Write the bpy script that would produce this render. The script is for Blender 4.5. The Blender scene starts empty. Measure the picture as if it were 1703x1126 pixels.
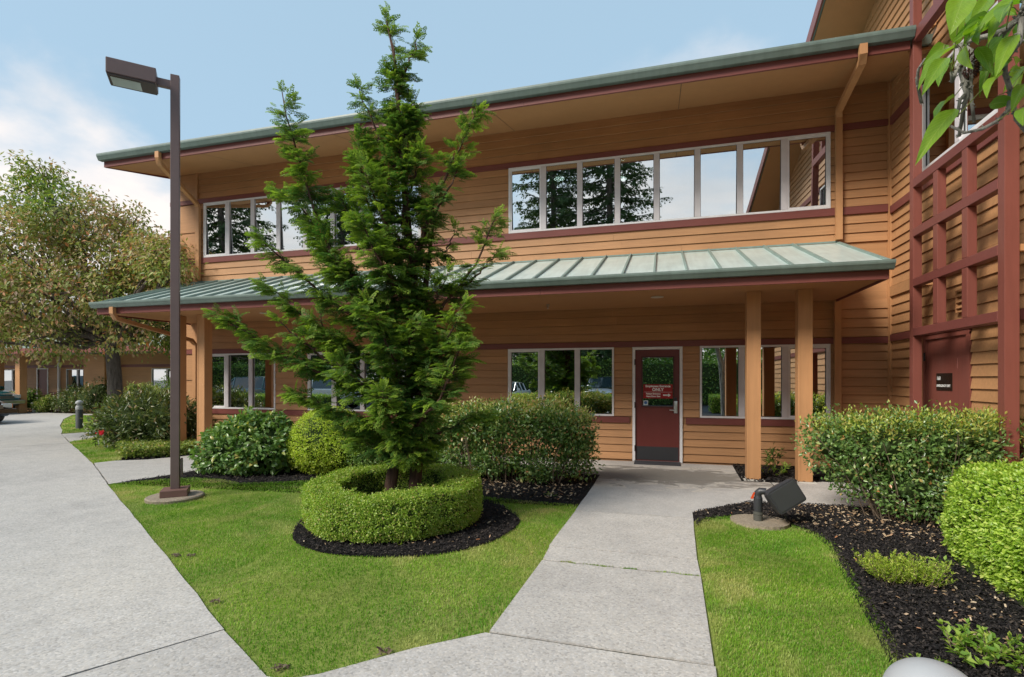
import bpy, bmesh, math, random
import numpy as np
from mathutils import Vector, Matrix

random.seed(7); RNG = np.random.default_rng(11)
scene = bpy.context.scene
COL = scene.collection
rad = math.radians

# ------------------------------------------------------------ camera, sky, sun, exposure
cam_d = bpy.data.cameras.new('camera'); cam = bpy.data.objects.new('camera', cam_d); COL.objects.link(cam)
cam.location = (0, 0, 1.58); cam.rotation_euler = (rad(90), 0, rad(15.9))
cam_d.sensor_width = 36; cam_d.lens = 36*875/1703; cam_d.shift_y = 67/1703
cam_d.clip_start = 0.05; cam_d.clip_end = 2000
scene.camera = cam

SUN_EL, SUN_AZ = 40, -38          # azimuth of the sun as seen from the house, measured from -y towards -x
world = bpy.data.worlds.new('World'); scene.world = world; world.use_nodes = True
sun_dir = Vector((math.sin(rad(SUN_AZ))*math.cos(rad(SUN_EL)), -math.cos(rad(SUN_AZ))*math.cos(rad(SUN_EL)), math.sin(rad(SUN_EL))))
def build_world():
    nt = world.node_tree; nt.nodes.clear(); N = nt.nodes.new; L = nt.links.new
    out = N('ShaderNodeOutputWorld'); bg = N('ShaderNodeBackground'); bg.inputs['Strength'].default_value = 0.13
    sky = N('ShaderNodeTexSky'); sky.sky_type = 'NISHITA'; sky.sun_disc = False
    sky.sun_elevation = rad(SUN_EL); sky.sun_rotation = math.atan2(sun_dir.x, sun_dir.y)
    sky.air_density = 1.0; sky.dust_density = 1.6; sky.ozone_density = 1.2
    tc = N('ShaderNodeTexCoord'); sep = N('ShaderNodeSeparateXYZ'); L(tc.outputs['Generated'], sep.inputs[0])
    # project the direction on a cloud deck so that clouds flatten towards the horizon
    add = N('ShaderNodeMath'); add.operation = 'ADD'; add.inputs[1].default_value = 0.22; L(sep.outputs['Z'], add.inputs[0])
    mx = N('ShaderNodeMath'); mx.operation = 'MAXIMUM'; mx.inputs[1].default_value = 0.05; L(add.outputs[0], mx.inputs[0])
    dx = N('ShaderNodeMath'); dx.operation = 'DIVIDE'; L(sep.outputs['X'], dx.inputs[0]); L(mx.outputs[0], dx.inputs[1])
    dy = N('ShaderNodeMath'); dy.operation = 'DIVIDE'; L(sep.outputs['Y'], dy.inputs[0]); L(mx.outputs[0], dy.inputs[1])
    cmb = N('ShaderNodeCombineXYZ'); L(dx.outputs[0], cmb.inputs[0]); L(dy.outputs[0], cmb.inputs[1])
    mp = N('ShaderNodeMapping'); mp.inputs['Location'].default_value = (2.2, 3.35, 0.4); mp.inputs['Scale'].default_value = (1, 1.15, 1)
    L(cmb.outputs[0], mp.inputs[0])
    nz = N('ShaderNodeTexNoise'); nz.inputs['Scale'].default_value = 1.0; nz.inputs['Detail'].default_value = 9; nz.inputs['Roughness'].default_value = 0.52
    nz.inputs['Distortion'].default_value = 0.35; L(mp.outputs[0], nz.inputs['Vector'])
    # clouds thicken towards the horizon
    mrz = N('ShaderNodeMapRange'); mrz.inputs['From Min'].default_value = 0.12; mrz.inputs['From Max'].default_value = 0.52
    mrz.inputs['To Min'].default_value = 0.17; mrz.inputs['To Max'].default_value = -0.11; L(sep.outputs['Z'], mrz.inputs['Value'])
    ad2 = N('ShaderNodeMath'); ad2.operation = 'ADD'; L(nz.outputs['Fac'], ad2.inputs[0]); L(mrz.outputs[0], ad2.inputs[1])
    mr = N('ShaderNodeMapRange'); mr.interpolation_type = 'SMOOTHSTEP'
    mr.inputs['From Min'].default_value = 0.455; mr.inputs['From Max'].default_value = 0.66; L(ad2.outputs[0], mr.inputs['Value'])
    nz2 = N('ShaderNodeTexNoise'); nz2.inputs['Scale'].default_value = 2.3; nz2.inputs['Detail'].default_value = 6; L(mp.outputs[0], nz2.inputs['Vector'])
    cr = N('ShaderNodeValToRGB'); cr.color_ramp.elements[0].position = 0.35; cr.color_ramp.elements[0].color = (3.2, 3.15, 3.2, 1)
    cr.color_ramp.elements[1].position = 0.62; cr.color_ramp.elements[1].color = (4.1, 3.75, 3.55, 1); L(nz2.outputs['Fac'], cr.inputs[0])
    # thin high haze whitens the blue
    hz = N('ShaderNodeMix'); hz.data_type = 'RGBA'; hz.inputs['Factor'].default_value = 0.85
    hz.inputs[7].default_value = (1.62, 2.32, 2.86, 1); L(sky.outputs[0], hz.inputs[6])
    m = N('ShaderNodeMix'); m.data_type = 'RGBA'; L(mr.outputs[0], m.inputs['Factor']); L(hz.outputs[2], m.inputs[6]); L(cr.outputs[0], m.inputs[7])
    L(m.outputs[2], bg.inputs['Color']); L(bg.outputs[0], out.inputs[0])
build_world()
sun_d = bpy.data.lights.new('sun', 'SUN'); sun = bpy.data.objects.new('sun', sun_d); COL.objects.link(sun)
sun_d.energy = 2.1; sun_d.angle = rad(22); sun_d.color = (1.0, 0.93, 0.82)
sun.rotation_euler = sun_dir.to_track_quat('Z', 'Y').to_euler()
vs = scene.view_settings; vs.view_transform = 'Standard'; vs.look = 'None'; vs.gamma = 1; vs.use_curve_mapping = False
vs.exposure = 1.08
scene.render.engine = 'CYCLES'
cy = scene.cycles; cy.use_denoising = True; cy.max_bounces = 8; cy.diffuse_bounces = 4; cy.glossy_bounces = 4
cy.transparent_max_bounces = 12; cy.transmission_bounces = 4; cy.caustics_reflective = False; cy.caustics_refractive = False
cy.sample_clamp_indirect = 6

# ------------------------------------------------------------ mesh helpers
class MB:
    def __init__(s): s.v = []; s.f = []
    def add(s, vs_, fs_):
        o = len(s.v); s.v.extend([tuple(p) for p in vs_]); s.f.extend([tuple(i+o for i in f) for f in fs_]); return s
    def box(s, x0, x1, y0, y1, z0, z1):
        return s.add([(x0,y0,z0),(x1,y0,z0),(x1,y1,z0),(x0,y1,z0),(x0,y0,z1),(x1,y0,z1),(x1,y1,z1),(x0,y1,z1)],
                     [(0,3,2,1),(4,5,6,7),(0,1,5,4),(1,2,6,5),(2,3,7,6),(3,0,4,7)])
    def cbox(s, x0, x1, y0, y1, z0, z1, b=0.01):      # box with chamfered edges
        bm = bmesh.new(); bmesh.ops.create_cube(bm, size=1)
        for v in bm.verts:
            v.co = Vector(((x0+x1)/2+v.co.x*(x1-x0), (y0+y1)/2+v.co.y*(y1-y0), (z0+z1)/2+v.co.z*(z1-z0)))
        bmesh.ops.bevel(bm, geom=bm.edges[:], offset=b, segments=2, affect='EDGES', profile=0.6)
        s.addbm(bm); return s
    def addbm(s, bm):
        bm.verts.ensure_lookup_table(); bm.verts.index_update()
        s.add([v.co[:] for v in bm.verts], [[v.index for v in f.verts] for f in bm.faces]); bm.free(); return s
    def tube(s, pts, r, n=6, cap=True):
        pts = [Vector(p) for p in pts]; rs = r if isinstance(r, (list, tuple)) else [r]*len(pts)
        up = Vector((0.31, 0.17, 0.93)); rings = []
        prev = None
        for i, p in enumerate(pts):
            t = (pts[min(i+1, len(pts)-1)]-pts[max(i-1, 0)])
            if t.length < 1e-9: t = Vector((0,0,1))
            t.normalize()
            a = t.cross(up if prev is None else prev)
            if prev is None:
                if a.length < 1e-3: a = t.cross(Vector((1,0,0)))
                a.normalize(); b = t.cross(a)
            else:
                b = (prev - t*prev.dot(t)).normalized(); a = b.cross(t)
            prev = b
            rings.append([p + (a*math.cos(2*math.pi*k/n) + b*math.sin(2*math.pi*k/n))*rs[i] for k in range(n)])
        V = [q for rg in rings for q in rg]; F = []
        for i in range(len(pts)-1):
            for k in range(n):
                F.append((i*n+k, i*n+(k+1) % n, (i+1)*n+(k+1) % n, (i+1)*n+k))
        if cap: F.append(tuple(range(n-1, -1, -1))); F.append(tuple((len(pts)-1)*n+k for k in range(n)))
        return s.add(V, F)
    def sweep(s, prof, pts, ups=None):               # rectangle-like profile swept along a polyline (prof: list of (a,b))
        pts = [Vector(p) for p in pts]; n = len(prof); V = []; F = []
        for i, p in enumerate(pts):
            t = (pts[min(i+1, len(pts)-1)]-pts[max(i-1, 0)]).normalized()
            a = Vector((1,0,0)) if ups is None else Vector(ups)
            a = (a - t*a.dot(t)).normalized(); b = t.cross(a)
            V += [p + a*q[0] + b*q[1] for q in prof]
        for i in range(len(pts)-1):
            for k in range(n): F.append((i*n+k, i*n+(k+1) % n, (i+1)*n+(k+1) % n, (i+1)*n+k))
        F.append(tuple(range(n-1,-1,-1))); F.append(tuple((len(pts)-1)*n+k for k in range(n)))
        return s.add(V, F)
    def prism(s, poly, z0, z1):
        bm = bmesh.new()
        lo = [bm.verts.new((x,y,z0)) for x,y in poly]; hi = [bm.verts.new((x,y,z1)) for x,y in poly]; n = len(poly)
        bm.faces.new(lo); bm.faces.new(hi)
        for i in range(n): bm.faces.new((lo[i], lo[(i+1) % n], hi[(i+1) % n], hi[i]))
        bmesh.ops.recalc_face_normals(bm, faces=bm.faces[:]); bmesh.ops.triangulate(bm, faces=[f for f in bm.faces if len(f.verts) > 4], ngon_method='EAR_CLIP')
        return s.addbm(bm)
    def lathe(s, prof, n=20, c=(0,0,0)):
        V = []; F = []
        for r, z in prof:
            V += [(c[0]+r*math.cos(2*math.pi*k/n), c[1]+r*math.sin(2*math.pi*k/n), c[2]+z) for k in range(n)]
        for i in range(len(prof)-1):
            for k in range(n): F.append((i*n+k, i*n+(k+1) % n, (i+1)*n+(k+1) % n, (i+1)*n+k))
        F.append(tuple(range(n-1,-1,-1))); F.append(tuple((len(prof)-1)*n+k for k in range(n)))
        return s.add(V, F)
    def ext_x(s, poly, x0, x1):                       # polygon in (y,z) extruded along x
        n = len(poly)
        V = [(x0,y,z) for y,z in poly]+[(x1,y,z) for y,z in poly]
        F = [tuple(range(n)), tuple(range(2*n-1, n-1, -1))]+[(i, i+n, (i+1) % n+n, (i+1) % n) for i in range(n)]
        return s.add(V, F)
    def mesh(s, name):
        me = bpy.data.meshes.new(name); me.from_pydata(s.v, [], s.f); me.update()
        bm = bmesh.new(); bm.from_mesh(me); bmesh.ops.recalc_face_normals(bm, faces=bm.faces[:]); bm.to_mesh(me); bm.free()
        return me

def np_mesh(name, V, F, attr=None):
    """V (n,3), F (m,k) -> mesh without python loops"""
    me = bpy.data.meshes.new(name); V = np.ascontiguousarray(V, dtype=np.float32); F = np.ascontiguousarray(F, dtype=np.int32)
    me.vertices.add(len(V)); me.vertices.foreach_set('co', V.ravel())
    k = F.shape[1]; me.loops.add(F.size); me.loops.foreach_set('vertex_index', F.ravel())
    me.polygons.add(len(F)); me.polygons.foreach_set('loop_start', np.arange(0, F.size, k, dtype=np.int32))
    try: me.polygons.foreach_set('loop_total', np.full(len(F), k, dtype=np.int32))
    except Exception: pass
    me.update(calc_edges=True)
    if attr is not None:
        for an, av in attr.items():
            a = me.attributes.new(an, 'FLOAT', 'POINT'); a.data.foreach_set('value', np.ascontiguousarray(av, dtype=np.float32))
    return me

WOFF = {}
def obj(name, mesh, mat, parent=None, label=None, cat=None, group=None, kind=None, smooth=False, local=False):
    me = mesh.mesh(name) if isinstance(mesh, MB) else mesh
    if mat is not None and len(me.materials) == 0: me.materials.append(mat)
    o = bpy.data.objects.new(name, me); COL.objects.link(o)
    if smooth is True: me.shade_smooth()
    elif smooth: 
        me.shade_smooth()
        try: me.set_sharp_from_angle(angle=rad(smooth))
        except Exception: pass
    if parent is not None:
        o.parent = parent
        if not local:
            w = WOFF.get(parent.name, Vector((0,0,0))); o.location = -w
    WOFF[o.name] = Vector((0,0,0))
    if label: o['label'] = label
    if cat: o['category'] = cat
    if group: o['group'] = group
    if kind: o['kind'] = kind
    return o
def thing(name, label, cat, loc=(0,0,0), rz=0.0, group=None):
    e = bpy.data.objects.new(name, None); COL.objects.link(e); e.location = loc; e.rotation_euler = (0,0,rz); e.empty_display_size = 0.3
    e['label'] = label; e['category'] = cat
    if group: e['group'] = group
    WOFF[e.name] = Vector(loc)
    return e
def copy_tree(o, parent=None):
    c_ = o.copy(); COL.objects.link(c_); c_.parent = parent
    for ch in o.children: copy_tree(ch, c_)
    return c_

# ------------------------------------------------------------ material helpers
def lin(r, g, b):
    f = lambda u: (u/12.92 if u <= 0.04045 else ((u+0.055)/1.055)**2.4)
    return (f(r/255), f(g/255), f(b/255), 1)
class NT:
    def __init__(s, name):
        s.m = bpy.data.materials.new(name); s.m.use_nodes = True; s.t = s.m.node_tree
        s.b = s.t.nodes['Principled BSDF']; s.o = s.t.nodes['Material Output']
    def n(s, typ, **kw):
        nd = s.t.nodes.new(typ)
        for k, v in kw.items():
            if k in nd.inputs.keys() if isinstance(k, str) else False: nd.inputs[k].default_value = v
            else: setattr(nd, k, v)
        return nd
    def l(s, a, b): s.t.links.new(a, b)
    def coords(s, scale=(1,1,1), kind='Object'):
        tc = s.n('ShaderNodeTexCoord'); mp = s.n('ShaderNodeMapping'); mp.inputs['Scale'].default_value = scale
        s.l(tc.outputs[kind], mp.inputs[0]); return mp.outputs[0]
    def pos(s, scale=(1,1,1)):
        g = s.n('ShaderNodeNewGeometry'); mp = s.n('ShaderNodeMapping'); mp.inputs['Scale'].default_value = scale
        s.l(g.outputs['Position'], mp.inputs[0]); return mp.outputs[0]
    def noise(s, vec, scale, detail=4, rough=0.55, dist=0):
        nz = s.n('ShaderNodeTexNoise'); nz.inputs['Scale'].default_value = scale; nz.inputs['Detail'].default_value = detail
        nz.inputs['Roughness'].default_value = rough; nz.inputs['Distortion'].default_value = dist
        if vec is not None: s.l(vec, nz.inputs['Vector'])
        return nz.outputs['Fac']
    def ramp(s, fac, stops):
        r = s.n('ShaderNodeValToRGB'); e = r.color_ramp.elements
        while len(e) < len(stops): e.new(0.5)
        for i, (p, c_) in enumerate(stops):
            e[i].position = p; e[i].color = c_ if len(c_) == 4 else (*c_, 1)
        s.l(fac, r.inputs[0]); return r.outputs[0]
    def mix(s, fac, a, b, blend='MIX'):
        m = s.n('ShaderNodeMix'); m.data_type = 'RGBA'; m.blend_type = blend
        for sock, v in ((m.inputs['Factor'], fac), (m.inputs[6], a), (m.inputs[7], b)):
            if isinstance(v, (int, float)): sock.default_value = v
            elif isinstance(v, tuple): sock.default_value = v if len(v) == 4 else (*v, 1)
            else: s.l(v, sock)
        return m.outputs[2]
    def mathn(s, op, a, b=None):
        m = s.n('ShaderNodeMath'); m.operation = op
        for i, v in enumerate((a, b)):
            if v is None: continue
            if isinstance(v, (int, float)): m.inputs[i].default_value = v
            else: s.l(v, m.inputs[i])
        return m.outputs[0]
    def bump(s, h, strength=0.3, dist=0.01):
        b = s.n('ShaderNodeBump'); b.inputs['Strength'].default_value = strength; b.inputs['Distance'].default_value = dist
        s.l(h, b.inputs['Height']); s.l(b.outputs[0], s.b.inputs['Normal'])
    def base(s, col, rough=0.6, spec=0.5, metal=0.0):
        if isinstance(col, tuple): s.b.inputs['Base Color'].default_value = col if len(col) == 4 else (*col, 1)
        else: s.l(col, s.b.inputs['Base Color'])
        if isinstance(rough, (int, float)): s.b.inputs['Roughness'].default_value = rough
        else: s.l(rough, s.b.inputs['Roughness'])
        s.b.inputs['Specular IOR Level'].default_value = spec; s.b.inputs['Metallic'].default_value = metal
        return s.m
def obj_random(t):
    return t.n('ShaderNodeObjectInfo').outputs['Random']

def m_paint(name, col, var=0.10, rough=0.55, grain=(1.5, 30, 30), spec=0.35, dirt=0.10):
    t = NT(name); p = t.pos(grain); g = t.noise(p, 1.0, 5, 0.6); big = t.noise(t.pos(), 0.9, 4)
    rnd = obj_random(t)
    v = t.mathn('MULTIPLY_ADD', rnd, var); v.node.inputs[2].default_value = 1-var/2
    gr = t.ramp(g, [(0.3, (1-dirt,)*3), (0.7, (1+dirt*0.3,)*3)])
    bg = t.ramp(big, [(0.3, (1-dirt,)*3), (0.65, (1.03,)*3)])
    c1 = t.mix(1.0, (*col, 1), gr, 'MULTIPLY'); c2 = t.mix(1.0, c1, bg, 'MULTIPLY'); c3 = t.mix(1.0, c2, v, 'MULTIPLY')
    t.base(c3, rough, spec); t.bump(g, 0.12, 0.004); return t.m
def m_plain(name, col, rough=0.5, spec=0.5, metal=0.0, var=0.06):
    t = NT(name); g = t.noise(t.pos(), 6, 5)
    c1 = t.mix(1.0, (*col, 1), t.ramp(g, [(0.3, (1-var,)*3), (0.7, (1+var,)*3)]), 'MULTIPLY')
    return t.base(c1, rough, spec, metal)
def m_leaf(name, stops, rough=0.45, trans=0.25, spec=0.4, patch=None, tip=None, gain=1.28):
    stops = [(p_, tuple(min(0.7, v*gain) for v in c_[:3])) for p_, c_ in stops]
    t = NT(name); g = t.n('ShaderNodeNewGeometry'); r = g.outputs['Random Per Island']
    c1 = t.ramp(r, stops)
    if patch:
        nz = t.noise(t.pos(), patch[0], 3); f = t.ramp(nz, [(patch[1], (0,0,0)), (patch[2], (1,1,1))])
        c1 = t.mix(f, c1, patch[3], 'MIX') if len(patch) < 5 else t.mix(t.mathn('MULTIPLY', f, patch[4]), c1, patch[3])
    if tip:
        a = t.n('ShaderNodeAttribute'); a.attribute_name = 'tip'
        c1 = t.mix(a.outputs['Fac'], c1, tip)
    t.base(c1, rough, spec)
    tr = t.n('ShaderNodeBsdfTranslucent'); br = t.mix(1.0, c1, (1.5, 1.6, 0.8, 1), 'MULTIPLY'); t.l(br, tr.inputs[0])
    mx = t.n('ShaderNodeMixShader'); mx.inputs[0].default_value = min(0.5, trans+0.12); t.l(t.b.outputs[0], mx.inputs[1]); t.l(tr.outputs[0], mx.inputs[2])
    t.l(mx.outputs[0], t.o.inputs[0]); return t.m

SIDING = m_paint('siding_paint', (0.50, 0.262, 0.122), 0.14, 0.55, dirt=0.15)
BEIGE = m_paint('post_paint', (0.52, 0.27, 0.125), 0.04, 0.5, (20, 20, 1.5))
SOFFIT = m_paint('soffit_paint', (0.46, 0.235, 0.105), 0.03, 0.6, (6, 6, 6), dirt=0.05)
RED = m_paint('red_trim_paint', (0.205, 0.064, 0.054), 0.08, 0.45, (2, 25, 25))
REDV = m_paint('red_post_paint', (0.225, 0.072, 0.055), 0.08, 0.42, (25, 25, 2))
DOORRED = m_paint('door_paint', (0.15, 0.034, 0.029), 0.0, 0.38, (4, 4, 1.5))
WHITE = m_plain('window_frame_white', (0.76, 0.74, 0.75), 0.35)
MULL = m_plain('mullion_grey_white', (0.64, 0.60, 0.62), 0.4)
DARKGASKET = m_plain('black_rubber', (0.02, 0.02, 0.022), 0.6)
BLACK = m_plain('black_metal', (0.025, 0.026, 0.03), 0.45)
STEEL = m_plain('brushed_steel', (0.55, 0.55, 0.55), 0.3, 0.5, 0.9)
def m_greenmetal(name, col, rough):
    t = NT(name); nz = t.noise(t.pos((1,1,1)), 2.2, 6, 0.65); st = t.noise(t.pos((14, 1.2, 1.2)), 1.0, 4)
    c1 = t.mix(1.0, (*col, 1), t.ramp(nz, [(0.3, (0.84,0.86,0.85)), (0.65, (1.05,1.05,1.05))]), 'MULTIPLY')
    c2 = t.mix(1.0, c1, t.ramp(st, [(0.35, (0.90,)*3), (0.6, (1.02,)*3)]), 'MULTIPLY')
    rn = t.mathn('MULTIPLY_ADD', obj_random(t), 0.07); rn.node.inputs[2].default_value = 0.965
    return t.base(t.mix(1.0, c2, rn, 'MULTIPLY'), rough, 0.5)
ROOFM = m_greenmetal('green_metal_roof', (0.50, 0.60, 0.58), 0.30)
SEAMM = m_greenmetal('green_metal_seam', (0.22, 0.30, 0.275), 0.42)
GUTTERM = m_greenmetal('green_metal_gutter', (0.145, 0.195, 0.175), 0.42)
def m_glass():
    t = NT('window_glass'); nz = t.noise(t.pos(), 0.55, 2)
    bp = t.n('ShaderNodeBump'); bp.inputs['Strength'].default_value = 0.025; bp.inputs['Distance'].default_value = 0.05; t.l(nz, bp.inputs['Height'])
    gl = t.n('ShaderNodeBsdfGlossy'); gl.inputs['Roughness'].default_value = 0.0; gl.inputs['Color'].default_value = (0.90, 0.97, 1.0, 1)
    t.l(bp.outputs[0], gl.inputs['Normal'])
    tr = t.n('ShaderNodeBsdfTransparent'); tr.inputs['Color'].default_value = (0.42, 0.50, 0.50, 1)
    lw = t.n('ShaderNodeLayerWeight'); lw.inputs['Blend'].default_value = 0.35
    f = t.mathn('MULTIPLY_ADD', lw.outputs['Fresnel'], 0.35); f.node.inputs[2].default_value = 0.72
    mx = t.n('ShaderNodeMixShader'); t.l(f, mx.inputs[0]); t.l(tr.outputs[0], mx.inputs[1]); t.l(gl.outputs[0], mx.inputs[2])
    t.l(mx.outputs[0], t.o.inputs[0]); return t.m
GLASS = m_glass()
INTERIOR = m_plain('interior_plaster', (0.22, 0.21, 0.19), 0.9)
def m_concrete(name, col, speck=1.0, stain=None):
    t = NT(name); p = t.pos()
    big = t.noise(p, 0.55, 5, 0.6); mid = t.noise(p, 4.0, 5, 0.65)
    vor = t.n('ShaderNodeTexVoronoi'); vor.inputs['Scale'].default_value = 75; t.l(p, vor.inputs['Vector'])
    vcol = t.n('ShaderNodeSeparateColor'); t.l(vor.outputs['Color'], vcol.inputs[0])
    sp = t.ramp(vcol.outputs[0], [(0.0, (1-0.42*speck,)*3), (0.18, (1-0.15*speck,)*3), (0.55, (1.0,)*3), (0.85, (1+0.10*speck,)*3), (1.0, (1+0.32*speck,)*3)])
    warm = t.mix(vcol.outputs[1], (1.04,1.0,0.95,1), (0.96,0.99,1.05,1))
    c1 = t.mix(1.0, (*col,1), sp, 'MULTIPLY'); c1 = t.mix(0.8*speck, c1, warm, 'MULTIPLY')
    c1 = t.mix(1.0, c1, t.ramp(big, [(0.3,(0.84,0.84,0.85)),(0.5,(1,1,1)),(0.7,(1.06,1.05,1.03))]), 'MULTIPLY')
    c1 = t.mix(1.0, c1, t.ramp(mid, [(0.28,(0.90,)*3),(0.6,(1.03,)*3)]), 'MULTIPLY')
    rn = t.mathn('MULTIPLY_ADD', obj_random(t), 0.08); rn.node.inputs[2].default_value = 0.96
    c1 = t.mix(1.0, c1, rn, 'MULTIPLY')
    if stain:   # damp stained patch near the door
        d = t.n('ShaderNodeVectorMath'); d.operation = 'MULTIPLY'; sb = t.n('ShaderNodeVectorMath'); sb.operation = 'SUBTRACT'
        t.l(p, sb.inputs[0]); sb.inputs[1].default_value = stain[0]; t.l(sb.outputs[0], d.inputs[0]); d.inputs[1].default_value = stain[1]
        ln = t.n('ShaderNodeVectorMath'); ln.operation = 'LENGTH'; t.l(d.outputs[0], ln.inputs[0])
        nn = t.noise(t.pos((1,1.8,1)), 2.2, 7, 0.65, 0.6)
        ss = t.mathn('ADD', ln.outputs['Value'], t.mathn('MULTIPLY', t.mathn('SUBTRACT', nn, 0.5), 2.4))
        f = t.ramp(ss, [(0.55,(1,1,1)),(0.72,(0.35,0.35,0.35)),(0.78,(0,0,0))])
        edge = t.ramp(ss, [(0.70,(0,0,0)),(0.80,(1,1,1)),(0.95,(0,0,0))])
        c1 = t.mix(t.mathn('MULTIPLY', f, 0.72), c1, (0.17,0.155,0.13,1)); c1 = t.mix(t.mathn('MULTIPLY', edge, 0.6), c1, (0.62,0.57,0.49,1))
    t.base(c1, 0.85, 0.25)
    h = t.mathn('ADD', t.mathn('MULTIPLY', vor.outputs['Distance'], -0.6), mid); t.bump(h, 0.25*speck+0.1, 0.004); return t.m
CONC = m_concrete('exposed_aggregate', (0.465, 0.445, 0.422), 0.65)
CONC2 = m_concrete('brushed_concrete', (0.455, 0.436, 0.414), 0.55)
PATIO = m_concrete('patio_concrete', (0.44, 0.425, 0.41), 0.45, ((0.0, 8.95, 0), (0.42, 0.95, 0)))
CONCPAD = m_concrete('weathered_footing', (0.30, 0.25, 0.19), 0.8)

# ------------------------------------------------------------ ground
def m_asphalt():
    t = NT('asphalt'); p = t.pos(); a = t.noise(p, 60, 3, 0.7); b = t.noise(p, 0.4, 4)
    c1 = t.mix(1.0, t.ramp(a, [(0.3,(0.035,0.035,0.037)),(0.7,(0.075,0.075,0.076))]), t.ramp(b, [(0.3,(0.85,)*3),(0.7,(1.2,)*3)]), 'MULTIPLY')
    t.base(c1, 0.9, 0.3); t.bump(a, 0.3, 0.005); return t.m
def m_soil():
    t = NT('lawn_soil'); p = t.pos(); a = t.noise(p, 14, 6, 0.7); b = t.noise(p, 1.1, 4)
    c1 = t.mix(b, t.ramp(a, [(0.3,(0.13,0.21,0.03)),(0.7,(0.23,0.33,0.055))]), t.ramp(a, [(0.3,(0.16,0.16,0.05)),(0.7,(0.27,0.25,0.10))]))
    t.base(c1, 0.95, 0.1); t.bump(a, 0.5, 0.02); return t.m
def m_mulch():
    t = NT('bark_mulch'); p = t.pos((1,1,1)); a = t.noise(p, 38, 7, 0.75, 1.2); b = t.noise(p, 3.0, 4); w = t.noise(p, 160, 3, 0.7)
    c1 = t.ramp(a, [(0.30,(0.006,0.006,0.007)),(0.52,(0.022,0.020,0.021)),(0.72,(0.055,0.048,0.045))])
    c1 = t.mix(1.0, c1, t.ramp(b, [(0.3,(0.8,)*3),(0.7,(1.25,1.2,1.15))]), 'MULTIPLY')
    t.base(c1, 0.95, 0.15); t.bump(t.mathn('ADD', a, t.mathn('MULTIPLY', w, 0.4)), 0.9, 0.03); return t.m
ASPHALT, SOIL, MULCH = m_asphalt(), m_soil(), m_mulch()

def flat(poly, z):
    bm = bmesh.new(); bm.faces.new([bm.verts.new((x,y,z)) for x,y in poly]); bmesh.ops.triangulate(bm, faces=bm.faces[:], ngon_method='EAR_CLIP')
    for f in bm.faces:
        if f.normal.z < 0: f.normal_flip()
    return MB().addbm(bm)
def smooth_poly(pts, it=2):                            # Chaikin corner cutting on a closed outline
    for _ in range(it):
        q = []
        for i in range(len(pts)):
            a, b = pts[i], pts[(i+1) % len(pts)]
            q += [(0.75*a[0]+0.25*b[0], 0.75*a[1]+0.25*b[1]), (0.25*a[0]+0.75*b[0], 0.25*a[1]+0.75*b[1])]
        pts = q
    return pts
obj('ground', MB().add([(-500,-500,-0.09),(500,-500,-0.09),(500,500,-0.09),(-500,500,-0.09)], [(0,1,2,3)]), ASPHALT, kind='structure')

# concrete paths: every slab is a piece of its own with an open joint round it
def inset(poly, g):
    n = len(poly); A = sum(poly[i][0]*poly[(i+1)%n][1]-poly[(i+1)%n][0]*poly[i][1] for i in range(n)); sgn = 1 if A > 0 else -1
    out = []
    for i in range(n):
        p0, p1, p2 = Vector(poly[i-1]), Vector(poly[i]), Vector(poly[(i+1)%n])
        d1 = (p1-p0).normalized(); d2 = (p2-p1).normalized()
        n1 = Vector((-d1.y, d1.x))*sgn; n2 = Vector((-d2.y, d2.x))*sgn; m = n1+n2
        if m.length < 1e-4: m = n1
        m = m/max(m.dot(n1), 0.35); out.append((p1.x+m.x*g, p1.y+m.y*g))
    return out
BED = m_plain('joint_sand', (0.035, 0.035, 0.022), 0.95, 0.1)
bed_ = MB()
for q_ in ([(-1.0,3.05),(0.28,3.05),(0.31,6.5),(-0.98,6.5)],[(-1.05,2.9),(0.28,2.9),(0.28,3.2),(-1.03,3.2)],[(-0.96,6.5),(0.3,6.5),(1.0,7.35),(1.0,8.7),(-0.96,8.7)],[(1.0,7.4),(3.6,7.5),(3.6,8.95),(1.0,8.75)],[(-2.8,8.95),(1.15,8.95),(1.2,10.3),(-2.8,10.3)],[(-11.1,8.95),(-2.8,8.95),(-2.8,10.3),(-11.1,10.3)]): bed_.add([(x,y,-0.010-0.0005*len(bed_.v)/4) for x,y in q_],[(0,1,2,3)])
path = obj('path', bed_, BED, kind='structure')
J1 = Vector((-2.65,2.70)); J2 = Vector((-13.97,9.47)); e_ = (J2-J1).normalized(); n_ = Vector((-e_.y, e_.x))
if n_.y < 0: n_ = -n_
def off(p, w): return (p.x-n_.x*w, p.y-n_.y*w)
def wob(poly, step=0.35, amp=0.006):
    out = []
    for i in range(len(poly)):
        a, b = Vector(poly[i]), Vector(poly[(i+1)%len(poly)]); L_ = (b-a).length; k = max(1, min(24, int(L_/step)))
        for j in range(k):
            q = a.lerp(b, j/k); out.append((q.x+random.uniform(-amp,amp), q.y+random.uniform(-amp,amp)))
    return out
crack = [(-1.02,4.51)]+[(-1.02+1.34*u, 4.50-0.02*u+random.uniform(-0.014,0.014)) for u in np.linspace(0.06,0.94,16)]+[(0.316,4.475)]
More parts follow.
